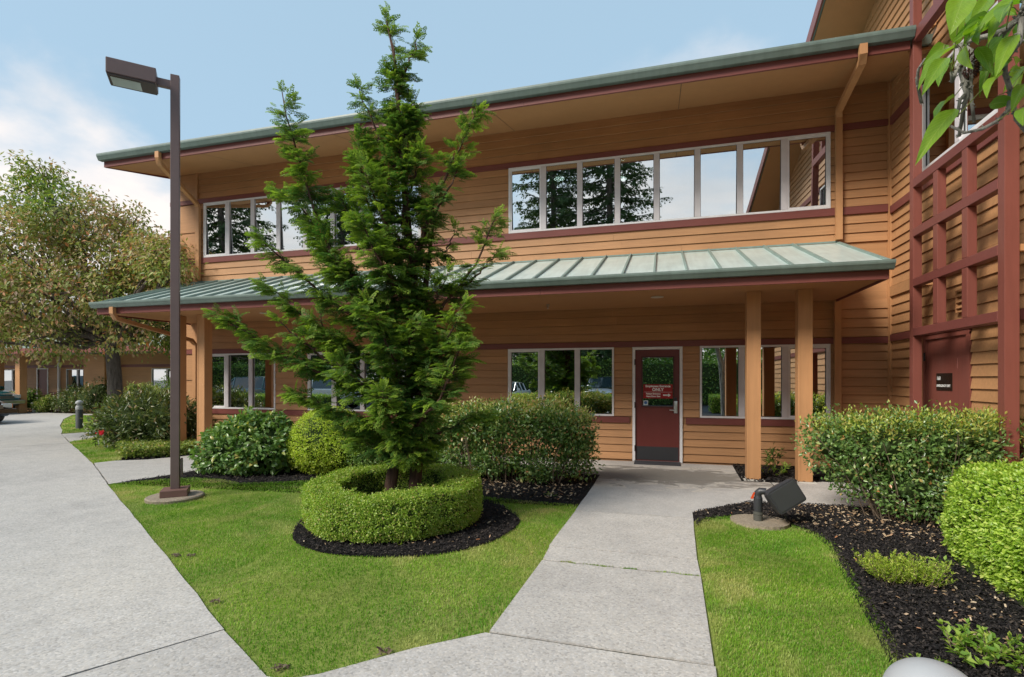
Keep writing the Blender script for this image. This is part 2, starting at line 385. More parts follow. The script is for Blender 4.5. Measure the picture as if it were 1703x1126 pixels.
slabs = [
  ([(-1.9,-5),(0.22,-5),(0.293,3.09),(-1.055,3.118),(-1.40,2.83),(-1.77,2.43),(-1.92,2.34)], CONC),
  ([(-1.055,3.118),(0.293,3.09)]+crack[::-1], CONC),
  (crack+[(0.313,4.88),(-1.035,4.895)], CONC),
  ([(-1.035,4.895),(0.313,4.88),(0.352,6.30),(-1.01,6.30)], CONC),
  ([(-1.01,6.30),(0.352,6.30),(0.358,6.59),(1.063,7.325),(1.6,7.38),(1.6,8.80),(1.2,8.80),(-0.99,8.35)], PATIO),
  ([(1.6,7.38),(1.98,7.42),(3.70,7.46),(3.70,9.10),(2.37,9.08),(1.96,8.82),(1.6,8.80)], CONC2),
  ([(-0.99,8.35),(1.2,8.80),(1.248,10.34),(-2.6,10.34),(-2.6,8.9),(-0.99,8.75)], PATIO),
  ([(-2.6,8.9),(-2.6,10.34),(-6.8,10.34),(-6.8,8.9)], CONC2),
  ([(-6.8,8.9),(-6.8,10.34),(-11.2,10.34),(-11.2,8.9)], CONC2),
  ([(-7.98,5.93),(-7.75,6.95),(-7.70,7.40),(-7.2,8.9),(-9.2,8.9),(-9.40,8.55),(-9.70,7.96),(-10.17,7.67),(-10.265,7.344)], CONC2),
  ([tuple(J1),(-2.024,2.34),(-1.92,2.34),(-1.92,-5),off(J1,9.0)], CONC),
  ([tuple(J1),off(J1,9.0),off(J2,9.0),tuple(J2),(-10.265,7.344),(-7.98,5.93),(-4.228,3.669)], CONC),
  ([tuple(J2),off(J2,9.0),(-60,0),(-60,17.6),(-15,17.6),(-15,17.0),(-24.9,16.95),(-22.56,15.03),(-19.5,12.88),(-17.6,11.7),(-16.6,11.0),(-14.27,9.63)], CONC2),
  ([(-16.55,10.95),(-16.2,12.2),(-12.2,12.6),(-12.2,11.4),(-14.66,10.75),(-14.27,9.66)], CONC2),
]
for k_, (poly, mt) in enumerate(slabs):
    p = inset(poly, 0.016 if k_ in (1,2) else 0.011)
    s_ = obj('slab', MB().prism(wob(p) if len(poly) < 12 else p, -0.12, 0.0), mt, path)

mossv = []; mossf = []
for k_ in range(420):                                 # moss and grass growing in the crack
    u = random.random(); j = min(len(crack)-2, int(u*(len(crack)-1))); w_ = u*(len(crack)-1)-j; x = crack[j][0]*(1-w_)+crack[j+1][0]*w_; y = crack[j][1]*(1-w_)+crack[j+1][1]*w_+random.gauss(0,.004)
    if math.sin(x*9)+math.sin(x*23+1) < -0.5: continue
    a = random.random()*6.28; h = random.uniform(0.006,0.016); o_ = len(mossv); mossv += [(x-0.004*math.cos(a),y-0.004*math.sin(a),-0.01),(x+0.004*math.cos(a),y+0.004*math.sin(a),-0.01),(x+random.gauss(0,.004),y+random.gauss(0,.004),h)]; mossf.append((o_,o_+1,o_+2))

def inpoly(P, poly):
    x, y = P[:,0], P[:,1]; r = np.zeros(len(P), bool); n = len(poly)
    for i in range(n):
        x0, y0 = poly[i]; x1, y1 = poly[(i+1)%n]
        if y0 == y1: continue
        c_ = ((y0 > y) != (y1 > y)) & (x < (x1-x0)*(y-y0)/(y1-y0)+x0); r ^= c_
    return r
def scatter(poly, dens, holes=()):
    a = np.array(poly); lo, hi = a.min(0), a.max(0); n = int((hi-lo).prod()*dens)
    P = lo+RNG.random((n,2))*(hi-lo); k = inpoly(P, poly)
    for h in holes: k &= ~inpoly(P, h)
    return P[k]
RING_C = (-2.88, 5.31)
ring_mulch = smooth_poly([(-3.62,4.52),(-3.37,4.28),(-3.15,4.19),(-2.88,4.12),(-2.59,4.15),(-2.27,4.22),(-1.95,4.36),(-1.64,4.71),(-1.49,5.28),(-1.51,5.71),(-1.71,6.0),(-1.98,6.38),(-2.6,6.6),(-3.3,6.6),(-3.95,6.02),(-4.0,5.2)], 2)
lawn_main = [(-2.03,2.35),(-1.90,2.36),(-1.76,2.445),(-1.40,2.845),(-1.075,3.13),(-1.055,3.32),(-1.045,4.5),(-1.02,6.2),(-1.03,6.55),(-1.74,6.62),(-2.34,6.70),(-3.2,6.86),(-4.2,7.02),(-5.28,7.02),(-5.55,6.86),(-6.16,6.56),(-6.7,6.72),(-7.25,6.72),(-7.60,6.45),(-7.93,6.03),(-7.96,5.93)]
lawn_right = [(0.31,2.0),(0.33,4.5),(0.365,6.15),(0.42,6.32),(0.72,6.53),(0.9,6.62),(1.1,6.56),(1.36,6.36),(1.54,6.05),(1.595,5.64),(1.52,5.18),(1.45,4.65),(1.40,4.20),(1.34,3.71),(1.30,3.42),(1.22,3.0),(1.05,2.0)]
lawn_strip = [(-10.32,7.40),(-14.2,9.62),(-14.6,10.55),(-13.9,10.5),(-12.0,9.2),(-10.5,8.1),(-10.16,7.75)]
lawn_curve = [(-16.9,11.25),(-19.5,12.95),(-22.5,15.05),(-24.6,16.8),(-20.5,16.9),(-16,16.2),(-14,13.2),(-16.3,12.3)]
lawns = [(lawn_main,'lawn'),(lawn_right,'lawn'),(lawn_strip,'lawn'),(lawn_curve,'lawn')]
for p, nm in lawns: obj(nm, flat(inset(p, -0.11 if p in (lawn_strip, lawn_curve) else -0.045), -0.016), SOIL, kind='structure')
pad_hole = [(1.05+0.30*math.cos(a), 6.33+0.30*math.sin(a)) for a in np.linspace(0, 6.2, 16)]
lamp_hole = [(-6.22+0.36*math.cos(a), 5.50+0.36*math.sin(a)) for a in np.linspace(0, 6.2, 16)]
dirt_spots = [(-4.18,3.70,0.05),(-4.05,3.74,0.04),(-1.55,2.72,0.05),(-3.05,3.02,0.035),(-2.0,2.42,0.05)]
def m_grass():
    t = NT('grass_blades'); g = t.n('ShaderNodeNewGeometry'); r = g.outputs['Random Per Island']
    c1 = t.ramp(r, [(0.0,(0.16,0.34,0.03)),(0.45,(0.26,0.46,0.045)),(0.8,(0.37,0.54,0.08)),(0.93,(0.52,0.55,0.18)),(1.0,(0.64,0.56,0.30))])
    dry = t.ramp(t.noise(t.pos((1,1,0)), 1.35, 6, 0.62, 0.9), [(0.49,(0,0,0)),(0.60,(1,1,1))])
    c1 = t.mix(t.mathn('MULTIPLY', dry, 0.8), c1, t.mix(r, (0.50,0.50,0.15,1), (0.70,0.62,0.32,1)))
    deep = t.ramp(t.noise(t.pos((1,1,0)), 0.62, 4, 0.6, 0.8), [(0.40,(0.58,0.78,0.50)),(0.52,(0.95,1.0,0.9)),(0.62,(1.10,1.06,1.05))])
    c1 = t.mix(1.0, c1, deep, 'MULTIPLY')
    t.base(c1, 0.5, 0.3)
    tr = t.n('ShaderNodeBsdfTranslucent'); t.l(c1, tr.inputs[0]); mx = t.n('ShaderNodeMixShader'); mx.inputs[0].default_value = 0.45
    t.l(t.b.outputs[0], mx.inputs[1]); t.l(tr.outputs[0], mx.inputs[2]); t.l(mx.outputs[0], t.o.inputs[0]); return t.m
GRASS = m_grass()
obj('crack_moss', np_mesh('crack_moss', np.array(mossv), np.array(mossf)), GRASS, label='thin line of moss growing in the walkway crack', cat='moss', kind='stuff')
def grass(poly, dens, holes, h0, h1, w, label):
    P = scatter(inset(poly, -0.022), dens, holes)
    for x, y, r_ in dirt_spots:
        d = np.hypot((P[:,0]-x), (P[:,1]-y)); P = P[d > r_*(0.55+0.75*RNG.random(len(P)))]
    # mower clumps: blades lean together in patches
    n = len(P); ang = RNG.random(n)*6.283; cl = np.sin(P[:,0]*3.1+P[:,1]*1.7)*1.5+np.sin(P[:,1]*5.3-P[:,0]*2.2)
    lean = np.stack([np.cos(ang)*0.55+0.35*np.cos(cl), np.sin(ang)*0.55+0.35*np.sin(cl)], 1)*RNG.random((n,1))
    h = h0+(h1-h0)*RNG.random(n)**1.6*(0.75+0.5*np.abs(np.sin(P[:,0]*2.3+np.cos(P[:,1]*1.9))))
    a2 = RNG.random(n)*6.283; sx = np.stack([np.cos(a2), np.sin(a2), 0*a2], 1)*w*(0.6+0.8*RNG.random((n,1)))
    B = np.stack([P[:,0], P[:,1], np.full(n,-0.018)], 1); T = B+np.stack([lean[:,0]*h, lean[:,1]*h, h], 1)
    M_ = B+(T-B)*0.55+np.stack([-lean[:,0]*h*0.12, -lean[:,1]*h*0.12, h*0.06], 1)
    V = np.stack([B, M_+sx*0.5, T, M_-sx*0.5], 1).reshape(-1,3); i = np.arange(n)[:,None]*4
    F = np.concatenate([i+np.array([[0,1,3]]), i+np.array([[3,1,2]])])
    o = obj('grass', np_mesh('grass', V, F), GRASS, label=label, cat='grass', kind='stuff'); return o
grass(lawn_main, 8500, [ring_mulch, lamp_hole], 0.014, 0.032, 0.0050, 'green mown grass with dry patches around the ring hedge')
grass(lawn_right, 15000, [pad_hole], 0.014, 0.034, 0.0042, 'green mown grass right of the entrance walkway')
grass(lawn_strip, 2600, [], 0.03, 0.06, 0.010, 'small grass wedge beside the dark shrub and concrete path')
grass(lawn_curve, 650, [], 0.03, 0.07, 0.02, 'grass around the distant grey bollard light')

bed_main = [(-1.0,6.55),(-1.0,8.72),(-2.6,8.88),(-7.18,8.88),(-7.68,7.4),(-7.74,6.95),(-7.93,6.05),(-7.6,6.40),(-7.25,6.66),(-6.7,6.68),(-6.16,6.52),(-5.55,6.82),(-5.28,6.98),(-4.2,6.98),(-3.2,6.82),(-2.34,6.66),(-1.74,6.58)]
bed_right = [(0.365,6.0),(0.365,6.58),(1.06,7.31),(1.98,7.40),(3.72,7.44),(3.72,-1),(0.9,-1),(1.02,2.0),(1.18,3.0),(1.26,3.42),(1.30,3.71),(1.36,4.20),(1.41,4.65),(1.48,5.18),(1.55,5.64),(1.50,6.02),(1.33,6.33),(1.1,6.50),(0.9,6.56),(0.72,6.48),(0.45,6.25)]
bed_posts = [(1.21,8.81),(1.25,10.37),(3.72,10.37),(3.72,9.11),(2.37,9.09),(1.96,8.83)]
bed_left = [(-10.19,7.72),(-10.45,8.05),(-12.0,9.15),(-13.9,10.45),(-14.55,10.6),(-13.5,11.2),(-12.2,11.35),(-12.2,10.36),(-11.25,10.36),(-11.25,8.88),(-9.22,8.88),(-9.42,8.57),(-9.72,7.99)]
bed_far = [(-40,17.75),(-15,17.75),(-15,18.5),(-40,18.5)]
for p, z in ((bed_main,-0.006),(bed_right,-0.008),(bed_posts,-0.006),(bed_left,-0.008),(bed_far,-0.03),(ring_mulch,-0.004)):
    obj('mulch_bed', flat(inset(p, -0.03) if p is not ring_mulch else p, z), MULCH, kind='structure')
def chips(poly, dens, size, mat, label, z=0.0, cat='mulch', holes=()):
    P = scatter(poly, dens, holes); n = len(P); a = RNG.random(n)*6.283; L_ = size*(0.5+RNG.random(n)); W = L_*(0.25+0.4*RNG.random(n))
    tilt = (RNG.random(n)-0.5)*1.3; roll = (RNG.random(n)-0.5)*1.0
    ax = np.stack([np.cos(a)*np.cos(tilt), np.sin(a)*np.cos(tilt), np.sin(tilt)], 1); sx = np.stack([-np.sin(a)*np.cos(roll), np.cos(a)*np.cos(roll), np.sin(roll)], 1)
    nz_ = np.cross(ax, sx); C_ = np.stack([P[:,0], P[:,1], z+0.008+0.016*RNG.random(n)], 1)
    A = ax*L_[:,None]*0.5; B = sx*W[:,None]*0.5; H_ = nz_*(0.004+0.004*RNG.random(n))[:,None]
    V = np.stack([C_-A-B*0.6, C_+A*0.9-B, C_+A+B*0.7, C_-A*0.8+B, C_+H_], 1).reshape(-1,3); i = np.arange(n)[:,None]*5
    F = np.concatenate([i+np.array([q]) for q in ([0,1,4],[1,2,4],[2,3,4],[3,0,4])])
    return obj('bark_chips' if cat == 'mulch' else 'leaf_litter', np_mesh('chips', V, F), mat, label=label, cat=cat, kind='stuff')
def m_chip(name, stops):
    t = NT(name); g = t.n('ShaderNodeNewGeometry'); return t.base(t.ramp(g.outputs['Random Per Island'], stops), 0.9, 0.2)
CHIP = m_chip('bark_chip', [(0,(0.008,0.008,0.009)),(0.6,(0.024,0.021,0.021)),(0.9,(0.05,0.042,0.038)),(1,(0.10,0.08,0.065))])
LITTER = m_chip('dry_leaf', [(0,(0.18,0.11,0.06)),(0.4,(0.36,0.25,0.15)),(0.8,(0.55,0.44,0.31)),(1,(0.30,0.12,0.05))])
bed_seen = [(0.365,6.0),(0.365,6.58),(1.06,7.31),(1.98,7.40),(3.72,7.44),(3.72,5.5),(2.4,3.4),(1.9,2.6),(1.0,2.6),(1.18,3.0),(1.26,3.42),(1.30,3.71),(1.36,4.20),(1.41,4.65),(1.48,5.18),(1.55,5.64),(1.50,6.02),(1.33,6.33),(1.1,6.50),(0.9,6.56),(0.72,6.48),(0.45,6.25)]
chips(bed_seen, 3500, 0.022, CHIP, 'black bark chips in the bed along the right wall')
chips(ring_mulch, 2600, 0.022, CHIP, 'black bark chips under the ring hedge', holes=[])
chips(bed_main, 700, 0.035, CHIP, 'dark bark chips below the mixed shrubs by the wall')
chips(bed_posts, 900, 0.045, CHIP, 'dark bark chips behind the twin canopy posts')
chips(bed_left, 500, 0.06, CHIP, 'dark bark chips around the leaning tree trunk')
chips(bed_right, 45, 0.024, LITTER, 'pale dry leaves scattered on the black mulch', 0.012, 'litter', [lawn_right])
chips([(1.35,6.3),(2.0,6.05),(2.75,5.9),(3.4,6.3),(3.4,7.2),(1.6,7.3)], 230, 0.032, LITTER, 'tan dry leaf litter under the broad shrub', 0.012, 'litter')
chips([(1.75,3.2),(2.5,3.2),(2.5,5.2),(1.95,5.2)], 90, 0.024, LITTER, 'dry brown leaves at the foot of the clipped hedge', 0.012, 'litter')
chips([(-3.2,6.85),(-1.1,6.65),(-1.05,7.8),(-3.2,7.8)], 150, 0.04, LITTER, 'dry leaf litter under the leggy mixed shrub', 0.012, 'litter')
chips(ring_mulch, 22, 0.03, LITTER, 'few dry leaves on the ring mulch', 0.012, 'litter')
DIRT = m_chip('bare_earth', [(0,(0.05,0.035,0.025)),(0.7,(0.11,0.08,0.055)),(1,(0.2,0.16,0.12))])
for x, y, r_ in dirt_spots:
    pl = [(x+r_*1.15*math.cos(a)*random.uniform(0.7,1.1), y+r_*0.8*math.sin(a)*random.uniform(0.7,1.1)) for a in np.linspace(0,6.0,10)]
    chips(pl, 5000, 0.025, DIRT, 'bare earth patch worn into the lawn edge', -0.012, 'dirt')['group'] = 'bare earth patches at the lawn edge'

# ------------------------------------------------------------ the office building
YF, XW = 10.39, 3.739
bld = thing('office_building', 'two storey ochre clapboard office building with red trim and green metal canopy', 'building', (-4.0, YF, 0))
def wall_cells(u0, u1, z0, z1, holes):
    """rectangles covering u0..u1 x z0..z1 minus the holes"""
    us = sorted({u0, u1, *[h[0] for h in holes], *[h[1] for h in holes]}); us = [u for u in us if u0 <= u <= u1]; out = []
    for a, b in zip(us[:-1], us[1:]):
        hs = sorted([(h[2], h[3]) for h in holes if h[0] < b-1e-6 and h[1] > a+1e-6]); z = z0
        for h0, h1 in hs:
            if h0 > z: out.append((a, b, z, min(h0, z1)))
            z = max(z, h1)
        if z < z1: out.append((a, b, z, z1))
    return out
def segments(u0, u1, z0, z1, holes):
    seg = [(u0, u1)]
    for h in holes:
        if h[2] < z1-0.004 and h[3] > z0+0.004:
            new = []
            for a, b in seg:
                if h[1] <= a or h[0] >= b: new.append((a,b)); continue
                if h[0] > a: new.append((a, h[0]))
                if h[1] < b: new.append((h[1], b))
            seg = new
    return [(a,b) for a,b in seg if b-a > 0.02]
# openings on the front: (x0,x1,z0,z1)
WIN = [(-10.86,-8.755,0.855,2.19),(-7.86,-5.01,0.855,2.19),(-3.044,-0.898,0.855,2.19),(0.682,2.839,0.855,2.19),
       (-10.86,-5.006,4.565,5.905),(-3.031,2.839,4.565,5.905)]
NP = [3,4,3,3,8,8]
DOOR = (-0.544, 0.372, 0.0, 2.187)
front_holes = WIN+[DOOR]
mb = MB()
for a,b,z0,z1 in wall_cells(-11.9, XW, -0.05, 6.85, front_holes): mb.box(a,b,YF+0.026,YF+0.20,z0,z1)
front = obj('wall', mb, SIDING, bld)
def board_x(x0, x1, z0, z1, y, parent):               # lap board on a wall facing -y: lower edge proud
    me = MB().add([(x0,y+0.026,z0),(x1,y+0.026,z0),(x1,y-0.006,z0+0.001),(x0,y-0.006,z0+0.001),(x0,y+0.026,z1),(x1,y+0.026,z1),(x1,y+0.016,z1),(x0,y+0.016,z1)],
                  [(0,1,2,3),(4,7,6,5),(3,2,6,7),(0,4,5,1),(0,3,7,4),(1,5,6,2)])
    return obj('siding_board', me, SIDING, parent)
def board_y(y0, y1, z0, z1, x, parent):               # lap board on a wall facing -x
    me = MB().add([(x+0.026,y0,z0),(x+0.026,y1,z0),(x-0.006,y1,z0+0.001),(x-0.006,y0,z0+0.001),(x+0.026,y0,z1),(x+0.026,y1,z1),(x+0.016,y1,z1),(x+0.016,y0,z1)],
                  [(0,1,2,3),(4,7,6,5),(3,2,6,7),(0,4,5,1),(0,3,7,4),(1,5,6,2)])
    return obj('siding_board', me, SIDING, parent)
def rows(z0, z1, ex):
    n = max(1, round((z1-z0)/ex)); return [(z0+(z1-z0)*i/n, z0+(z1-z0)*(i+1)/n) for i in range(n)]
GAP = 0.008
for (z0, z1, ex) in ((0.02,0.73,0.147),(0.85,2.19,0.147),(2.30,2.945,0.147),(3.94,4.43,0.15),(4.56,5.905,0.1475),(6.01,6.66,0.16)):
    for a, b in rows(z0, z1, ex):
        hs = [(h[0]-0.004,h[1]+0.004,h[2],h[3]) for h in front_holes]
        for s0, s1 in segments(-11.02, XW-0.03, a, b, hs):
            cuts = [s0]
            while s1-cuts[-1] > 5.2: cuts.append(cuts[-1]+random.uniform(2.6,4.6))     # butt joints on the long runs
            cuts.append(s1)
            for c0, c1 in zip(cuts[:-1], cuts[1:]): board_x(c0+0.0015, c1-0.0015, a+GAP, b, YF, front)
# board-and-batten end bay at the far left
for z0, z1 in ((0.02,0.73),(0.85,1.50),(1.54,2.19),(2.30,2.945),(3.94,4.43),(4.56,5.15),(5.20,5.905),(6.01,6.66)):
    obj('wall_panel', MB().box(-11.88,-11.10,YF+0.004,YF+0.026,z0+0.012,z1-0.012), SIDING, front)
obj('corner_board', MB().box(-11.10,-11.03,YF-0.03,YF+0.026,-0.02,6.66), BEIGE, front)
obj('corner_board', MB().box(XW-0.03,XW+0.02,YF-0.02,YF+0.026,-0.02,6.66), BEIGE, front)
for z0, z1, hl in ((0.73,0.85,True),(2.19,2.30,False),(4.43,4.56,False),(5.905,6.01,False)):
    segs = [(-11.9,-11.1),(-11.03,-0.60),(0.43,XW-0.03)] if hl else [(-11.9,-11.1),(-11.03,XW-0.03)]
    for a, b in segs: obj('trim_band', MB().box(a+0.002,b-0.002,YF-0.022,YF+0.026,z0+0.002,z1-0.002), RED, front)

def window(x0, x1, z0, z1, n, y=YF, casements=(0,), plane='x', parent=bld, recess=0.0):
    """grouped window: outer frame, wide mullions, one pane each; end lights are white casements"""
    def bx(mb, a, b, y0, y1, c, d): 
        return mb.box(a,b,y0,y1,c,d) if plane == 'x' else mb.box(y0-YF+XW, y1-YF+XW, a, b, c, d)
    f = MB(); t = 0.035; fy0, fy1 = y-0.012+recess, y+0.09+recess; tl = 0.020 if z0 > 4 and plane == 'x' else 0.0
    bx(f, x0, x1, fy0, fy1, z1-t, z1); bx(f, x0, x1, fy0, fy1, z0, z0+t); bx(f, x0, x0+t, fy0+.001, fy1-.001, z0+t, z1-t); bx(f, x1-t, x1, fy0+.001, fy1-.001, z0+t, z1-t)
    w = obj('window', f, WHITE, parent)
    pw = (x1-x0)/n; mw = 0.052
    for i in range(n-1):
        c_ = x0+pw*(i+1); m = MB(); bx(m, c_-mw, c_+mw, fy0-0.004, fy1-0.006, z0+t+.001, z1-t-.001); obj('mullion', m, MULL, w)
    for i in range(n):
        a = x0+pw*i+(t if i == 0 else mw); b = x0+pw*(i+1)-(t if i == n-1 else mw); c0, c1 = z0+t, z1-t
        if i in casements or (i-n) in casements:
            s = MB(); q = 0.032
            bx(s,a,b,fy0+0.012,fy1-0.02,c1-q,c1-.001); bx(s,a,b,fy0+0.012,fy1-0.02,c0+.001,c0+q); bx(s,a+.001,a+q,fy0+0.013,fy1-0.021,c0+q,c1-q); bx(s,b-q,b-.001,fy0+0.013,fy1-0.021,c0+q,c1-q)
            obj('casement_frame', s, WHITE, w); a += q; b -= q; c0 += q; c1 -= q
        g = MB(); q = 0.008
        bx(g,a,b,fy0+0.030,fy0+0.055,c1-q,c1); bx(g,a,b,fy0+0.030,fy0+0.055,c0,c0+q); bx(g,a,a+q,fy0+0.031,fy0+0.054,c0+q,c1-q); bx(g,b-q,b,fy0+0.031,fy0+0.054,c0+q,c1-q)
        obj('gasket', g, DARKGASKET, w)
        p = MB()
        if tl: p.add([(a+q,fy0+0.040+tl,c0+q),(b-q,fy0+0.040+tl,c0+q),(b-q,fy0+0.040-tl,c1-q),(a+q,fy0+0.040-tl,c1-q),(a+q,fy0+0.046+tl,c0+q),(b-q,fy0+0.046+tl,c0+q),(b-q,fy0+0.046-tl,c1-q),(a+q,fy0+0.046-tl,c1-q)],[(0,1,2,3),(4,7,6,5),(0,4,5,1),(1,5,6,2),(2,6,7,3),(3,7,4,0)])   # the glazing leans out slightly at the head
        else: bx(p,a+q,b-q,fy0+0.040,fy0+0.046,c0+q,c1-q)
        obj('pane', p, GLASS, w)
    return w
for (x0,x1,z0,z1), n in zip(WIN, NP):
    window(x0,x1,z0,z1,n,casements=(0,-1) if n == 8 else ((0,) if x0 < -1 else (-1,)))

# rooms behind the glass
for nm, zf, zc in (('room',0.0,2.75),('room',3.35,6.45)):
    m = MB(); m.box(-11.8,3.6,YF+4.2,YF+4.3,zf,zc); m.box(-11.8,3.6,YF+0.21,YF+4.2,zc,zc+0.1); m.box(-11.8,3.6,YF+0.21,YF+4.2,zf-0.1,zf)
    m.box(-11.85,-11.75,YF+0.21,YF+4.2,zf,zc); m.box(-4.2,-4.1,YF+0.21,YF+4.2,zf,zc); m.box(-8.3,-8.2,YF+0.5,YF+4.2,zf,zc); m.box(3.55,3.65,YF+0.21,YF+4.2,zf,zc)
    obj('interior_room', m, INTERIOR, bld)
t_ = NT('lit_lamp'); t_.b.inputs['Emission Color'].default_value = (1.0,0.93,0.8,1); t_.b.inputs['Emission Strength'].default_value = 5.0; LAMPLIT = t_.base((0.8,0.75,0.65), 0.5)
for x, y in ((-0.9,YF+1.4),(-0.95,YF+2.6),(-2.4,YF+2.2),(-6.6,YF+1.5),(-10.2,YF+1.2)):
    obj('ceiling_lamp', MB().lathe([(0.10,-0.03),(0.13,-0.02),(0.13,0.0),(0.02,0.0)], 14, (x,y,6.44)), LAMPLIT, bld)

# entrance door
dx0, dx1 = DOOR[0]+0.05, DOOR[1]-0.05; dt = 2.137; yd = YF+0.012
fr = MB(); fr.box(DOOR[0],dx0,YF-0.028,YF+0.12,0.0,2.187); fr.box(dx1,DOOR[1],YF-0.028,YF+0.12,0.0,2.187); fr.box(dx0,dx1,YF-0.027,YF+0.12,dt,2.187)
gx0, gx1, gz0, gz1 = -0.355, 0.205, 1.06, 1.985
lf = MB()
for a,b,z0,z1 in wall_cells(dx0+0.004, dx1-0.004, 0.012, dt-0.004, [(gx0,gx1,gz0,gz1)]): lf.box(a,b,yd,yd+0.045,z0,z1)
door = obj('door', lf, DOORRED, bld, label='dark red entrance door with half glass and red notice')
obj('door_frame', fr, WHITE, door)
bd = MB(); q = 0.022
bd.box(gx0-q,gx1+q,yd-0.012,yd,gz1,gz1+q); bd.box(gx0-q,gx1+q,yd-0.012,yd,gz0-q,gz0); bd.box(gx0-q,gx0,yd-0.012,yd,gz0,gz1); bd.box(gx1,gx1+q,yd-0.012,yd,gz0,gz1)
obj('glazing_bead', bd, m_paint('bead_paint',(0.075,0.02,0.018),0,0.4), door)
obj('pane', MB().box(gx0,gx1,yd+0.012,yd+0.018,gz0,gz1), GLASS, door)
obj('kick_plate', MB().box(dx0+0.02,dx1-0.02,yd-0.004,yd,0.03,0.285), m_plain('kick_plate_grey',(0.035,0.035,0.040),0.42), door)
hd = MB(); hd.cbox(dx1-0.105,dx1-0.04,yd-0.022,yd,0.93,1.16,0.006)
hd.tube([(dx1-0.072,yd-0.02,0.985),(dx1-0.072,yd-0.065,0.985)],0.012,10); hd.tube([(dx1-0.062,yd-0.06,0.985),(dx1-0.12,yd-0.062,0.988),(dx1-0.185,yd-0.055,0.990)],[0.013,0.011,0.010],10)
obj('lever_handle', hd, STEEL, door, smooth=40)
obj('card_reader', MB().cbox(dx1-0.105,dx1-0.05,yd-0.03,yd,1.165,1.225,0.006), BLACK, door)
for z in (0.25,1.08,1.90): obj('hinge', MB().tube([(dx0-0.004,YF-0.032,z-0.055),(dx0-0.004,YF-0.032,z+0.055)],0.010,8), BLACK, door)
obj('threshold', MB().box(DOOR[0]+0.03,DOOR[1]-0.03,YF-0.05,YF+0.05,0.0,0.014), m_plain('threshold_metal',(0.3,0.3,0.31),0.4,0.5,0.7), door)
SIGNRED = m_plain('notice_red',(0.33,0.008,0.010),0.4,0.4); SIGNW = m_plain('notice_white',(0.85,0.85,0.83),0.5)
sx0, sx1, sz0, sz1 = -0.345, 0.198, 1.205, 1.475; ys = yd+0.006
obj('notice', MB().box(sx0,sx1,ys,ys+0.004,sz0,sz1), SIGNRED, door, label='red notice with white lettering stuck on the door glass')
def text_mesh(txt, size, bold=0.0, sx=1.0):
    cu = bpy.data.curves.new('lettering', 'FONT'); cu.body = txt; cu.size = size; cu.align_x = 'CENTER'; cu.align_y = 'CENTER'; cu.extrude = 0.0006; cu.offset = bold; cu.resolution_u = 3
    o = bpy.data.objects.new('tmp_text', cu); COL.objects.link(o); bpy.context.view_layer.update()
    me = bpy.data.meshes.new_from_object(o.evaluated_get(bpy.context.evaluated_depsgraph_get())); bpy.data.objects.remove(o); bpy.data.curves.remove(cu)
    me.transform(Matrix.Diagonal((sx,1,1,1))); return me
def letter(txt, x, y, z, size, mat, parent, bold=0.0, sx=1.0, rot=(90,0,0)):
    me = text_mesh(txt, size, bold, sx); me.transform(Matrix.Translation((x,y,z)) @ Matrix.Rotation(rad(rot[2]),4,'Z') @ Matrix.Rotation(rad(rot[0]),4,'X'))
    return obj('lettering', me, mat, parent)
sc_ = (sx0+sx1)/2
letter('Employees Entrance', sc_, ys-0.001, 1.438, 0.056, SIGNW, door, 0.0022)
letter('ONLY', sc_, ys-0.001, 1.372, 0.078, SIGNW, door, 0.003)
obj('rule_line', MB().box(sx0+0.02,sx1-0.02,ys-0.001,ys,1.325,1.329), SIGNW, door)
letter('Patient Entrance', sc_-0.085, ys-0.001, 1.293, 0.040, SIGNW, door, 0.0018)
letter('Next Door East', sc_-0.085, ys-0.001, 1.245, 0.040, SIGNW, door, 0.0018)
ar = MB(); az, ax0, ax1 = 1.269, sc_+0.095, sc_+0.235
ar.add([(ax0,ys-0.0015,az-0.012),(ax1-0.045,ys-0.0015,az-0.012),(ax1-0.045,ys-0.0015,az-0.034),(ax1,ys-0.0015,az),(ax1-0.045,ys-0.0015,az+0.034),(ax1-0.045,ys-0.0015,az+0.012),(ax0,ys-0.0015,az+0.012)], [(0,1,5,6),(2,3,4),(1,2,5),(2,4,5)])
obj('arrow', ar, SIGNW, door)
obj('sticker', MB().box(-0.342,-0.255,ys,ys+0.004,1.075,1.165), m_plain('sticker_pale',(0.55,0.62,0.68),0.5), door)
obj('sticker_emblem', MB().lathe([(0.026,0),(0.030,0.002),(0.0,0.002)],12).add([],[]), m_plain('sticker_blue',(0.04,0.12,0.30),0.5), door)
em = bpy.data.objects['sticker_emblem']; em.data.transform(Matrix.Translation((-0.298,ys-0.0005,1.122)) @ Matrix.Rotation(rad(90),4,'X'))
mat_ = obj('door_mat', MB().cbox(-0.50,0.33,9.97,10.33,0.002,0.016,0.005), m_plain('mat_rubber',(0.035,0.036,0.045),0.85), label='dark grey rubber mat lying in front of the entrance door', cat='door mat')

